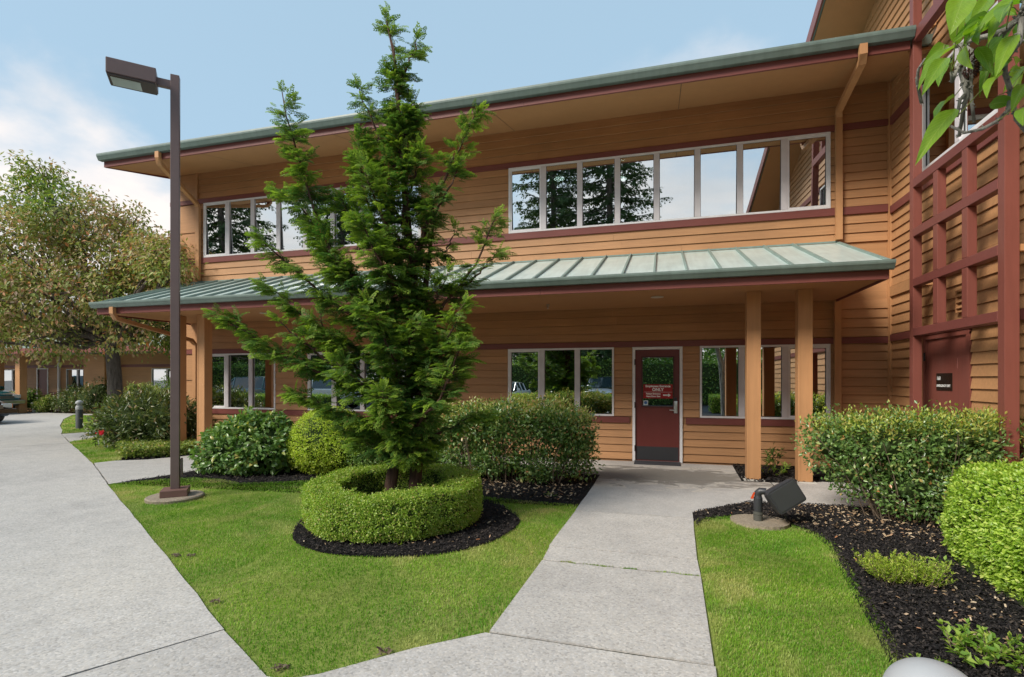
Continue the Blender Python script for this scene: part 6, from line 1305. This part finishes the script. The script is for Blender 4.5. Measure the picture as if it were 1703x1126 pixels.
bl = [(0,0,3.6,2.2,2.2,1.7),(1.4,0.3,3.0,1.6,1.6,1.3),(-1.4,-0.2,3.1,1.7,1.6,1.4),(0.2,0.4,5.2,1.5,1.5,1.2),(0.1,-0.9,2.2,2.2,1.4,1.3)]
gl_ = np_mesh('crown', *shrub_leaves(bl, 900, 10, 0.16, 0.16, 0.26, 0.5, 0.1, 0.5, leaf_geo, 0.2)); tm_ = MB(); tm_.tube([(0,0,-0.1),(0,0,1.2),(0.1,0,2.6),(0,0,4.5)],[0.2,0.16,0.13,0.05],9)
for k in range(6):
    a = k*1.05; tm_.tube([(0.05,0,1.9),(math.cos(a)*0.8,math.sin(a)*0.8,2.8),(math.cos(a)*1.6,math.sin(a)*1.6,3.6)],[0.09,0.06,0.02],6)
tme = tm_.mesh('trunk')
GRN1 = m_leaf('parking_tree_leaf', [(0,(0.07,0.14,0.03)),(0.6,(0.15,0.25,0.05)),(1,(0.26,0.35,0.08))], 0.5, 0.25, 0.35)
gx = [(-58,-16),(-50,-20),(-42,-14),(-37,-19),(-30,-20),(-24.5,-21.5),(-18,-20),(-13,-22),(-8,-24),(-2.5,-22.5),(2.5,-23),(8,-24)]
gname = ['far left end of the left windows','left windows behind the teal vehicle','left windows above the teal vehicle roof','left windows between teal and white vehicles','left windows above the white vehicle','middle windows behind the conifer','middle windows right of the conifer','left of the white car','above the white car','above the silver car','glass of the entrance door','windows right of the entrance door']
for (x, y), nm in zip(gx, gname):
    s = random.uniform(0.95,1.3); e = thing('maple_tree', 'round green tree mirrored in the '+nm if 'windows' in nm or 'glass' in nm else 'round green tree mirrored in the glass '+nm, 'tree', (x,y,-0.06), random.uniform(0,6.28), 'round trees on the parking side'); e.scale = (s,s,s)
    obj('trunk', tme, BARK, e, local=True); obj('crown', gl_, GRN1, e, local=True, kind='stuff')
def row_hedge(loc, L_, label, hh=0.75, dens=2600, lf=0.07):
    e = thing('row_hedge', label, 'hedge', loc, 0, 'parking lot hedges'); n = int(dens*L_); P = np.stack([(RNG.random(n)-0.5)*L_, (RNG.random(n)-0.5)*1.0, 0.02+hh*RNG.random(n)],1)
    f = RNG.integers(0,3,n); P[f==0,2] = hh+0.07*hh*RNG.normal(size=(f==0).sum()); P[f==1,1] = 0.5+0.03*RNG.normal(size=(f==1).sum()); P[f==2,1] = -0.5+0.03*RNG.normal(size=(f==2).sum())
    obj('foliage', np_mesh('foliage', *leaf_geo(P, runit(n), unit(runit(n)*.7+np.array([0,0,.8])), np.full(n,lf), np.full(n,lf*0.65))), BOX if hh < 1 else DARKBOX, e, local=True, kind='stuff'); obj('inner_core', MB().cbox(-L_/2+0.05,L_/2-0.05,-0.46,0.46,0.0,hh-0.03,0.08), COREM, e, local=True)  # plain dark box added as core, closing the gaps between leaves
row_hedge((-5.5,-6.6,-0.05), 9.0, 'low clipped hedge mirrored in the windows left of the entrance door')
row_hedge((-20.5,-2.0,-0.05), 9.0, 'low hedge mirrored below the vehicles in the left window')
row_hedge((4.5,-6.8,-0.05), 4.5, 'short clipped hedge mirrored in the windows right of the door')
row_hedge((-2.0,-14.5,-0.05), 26.0, 'tall dark hedge mirrored behind the cars in the windows beside the door', 2.6, 700, 0.16)
row_hedge((-32.0,-8.5,-0.05), 26.0, 'tall dark hedge mirrored behind the vehicles in the left window', 2.4, 600, 0.16)
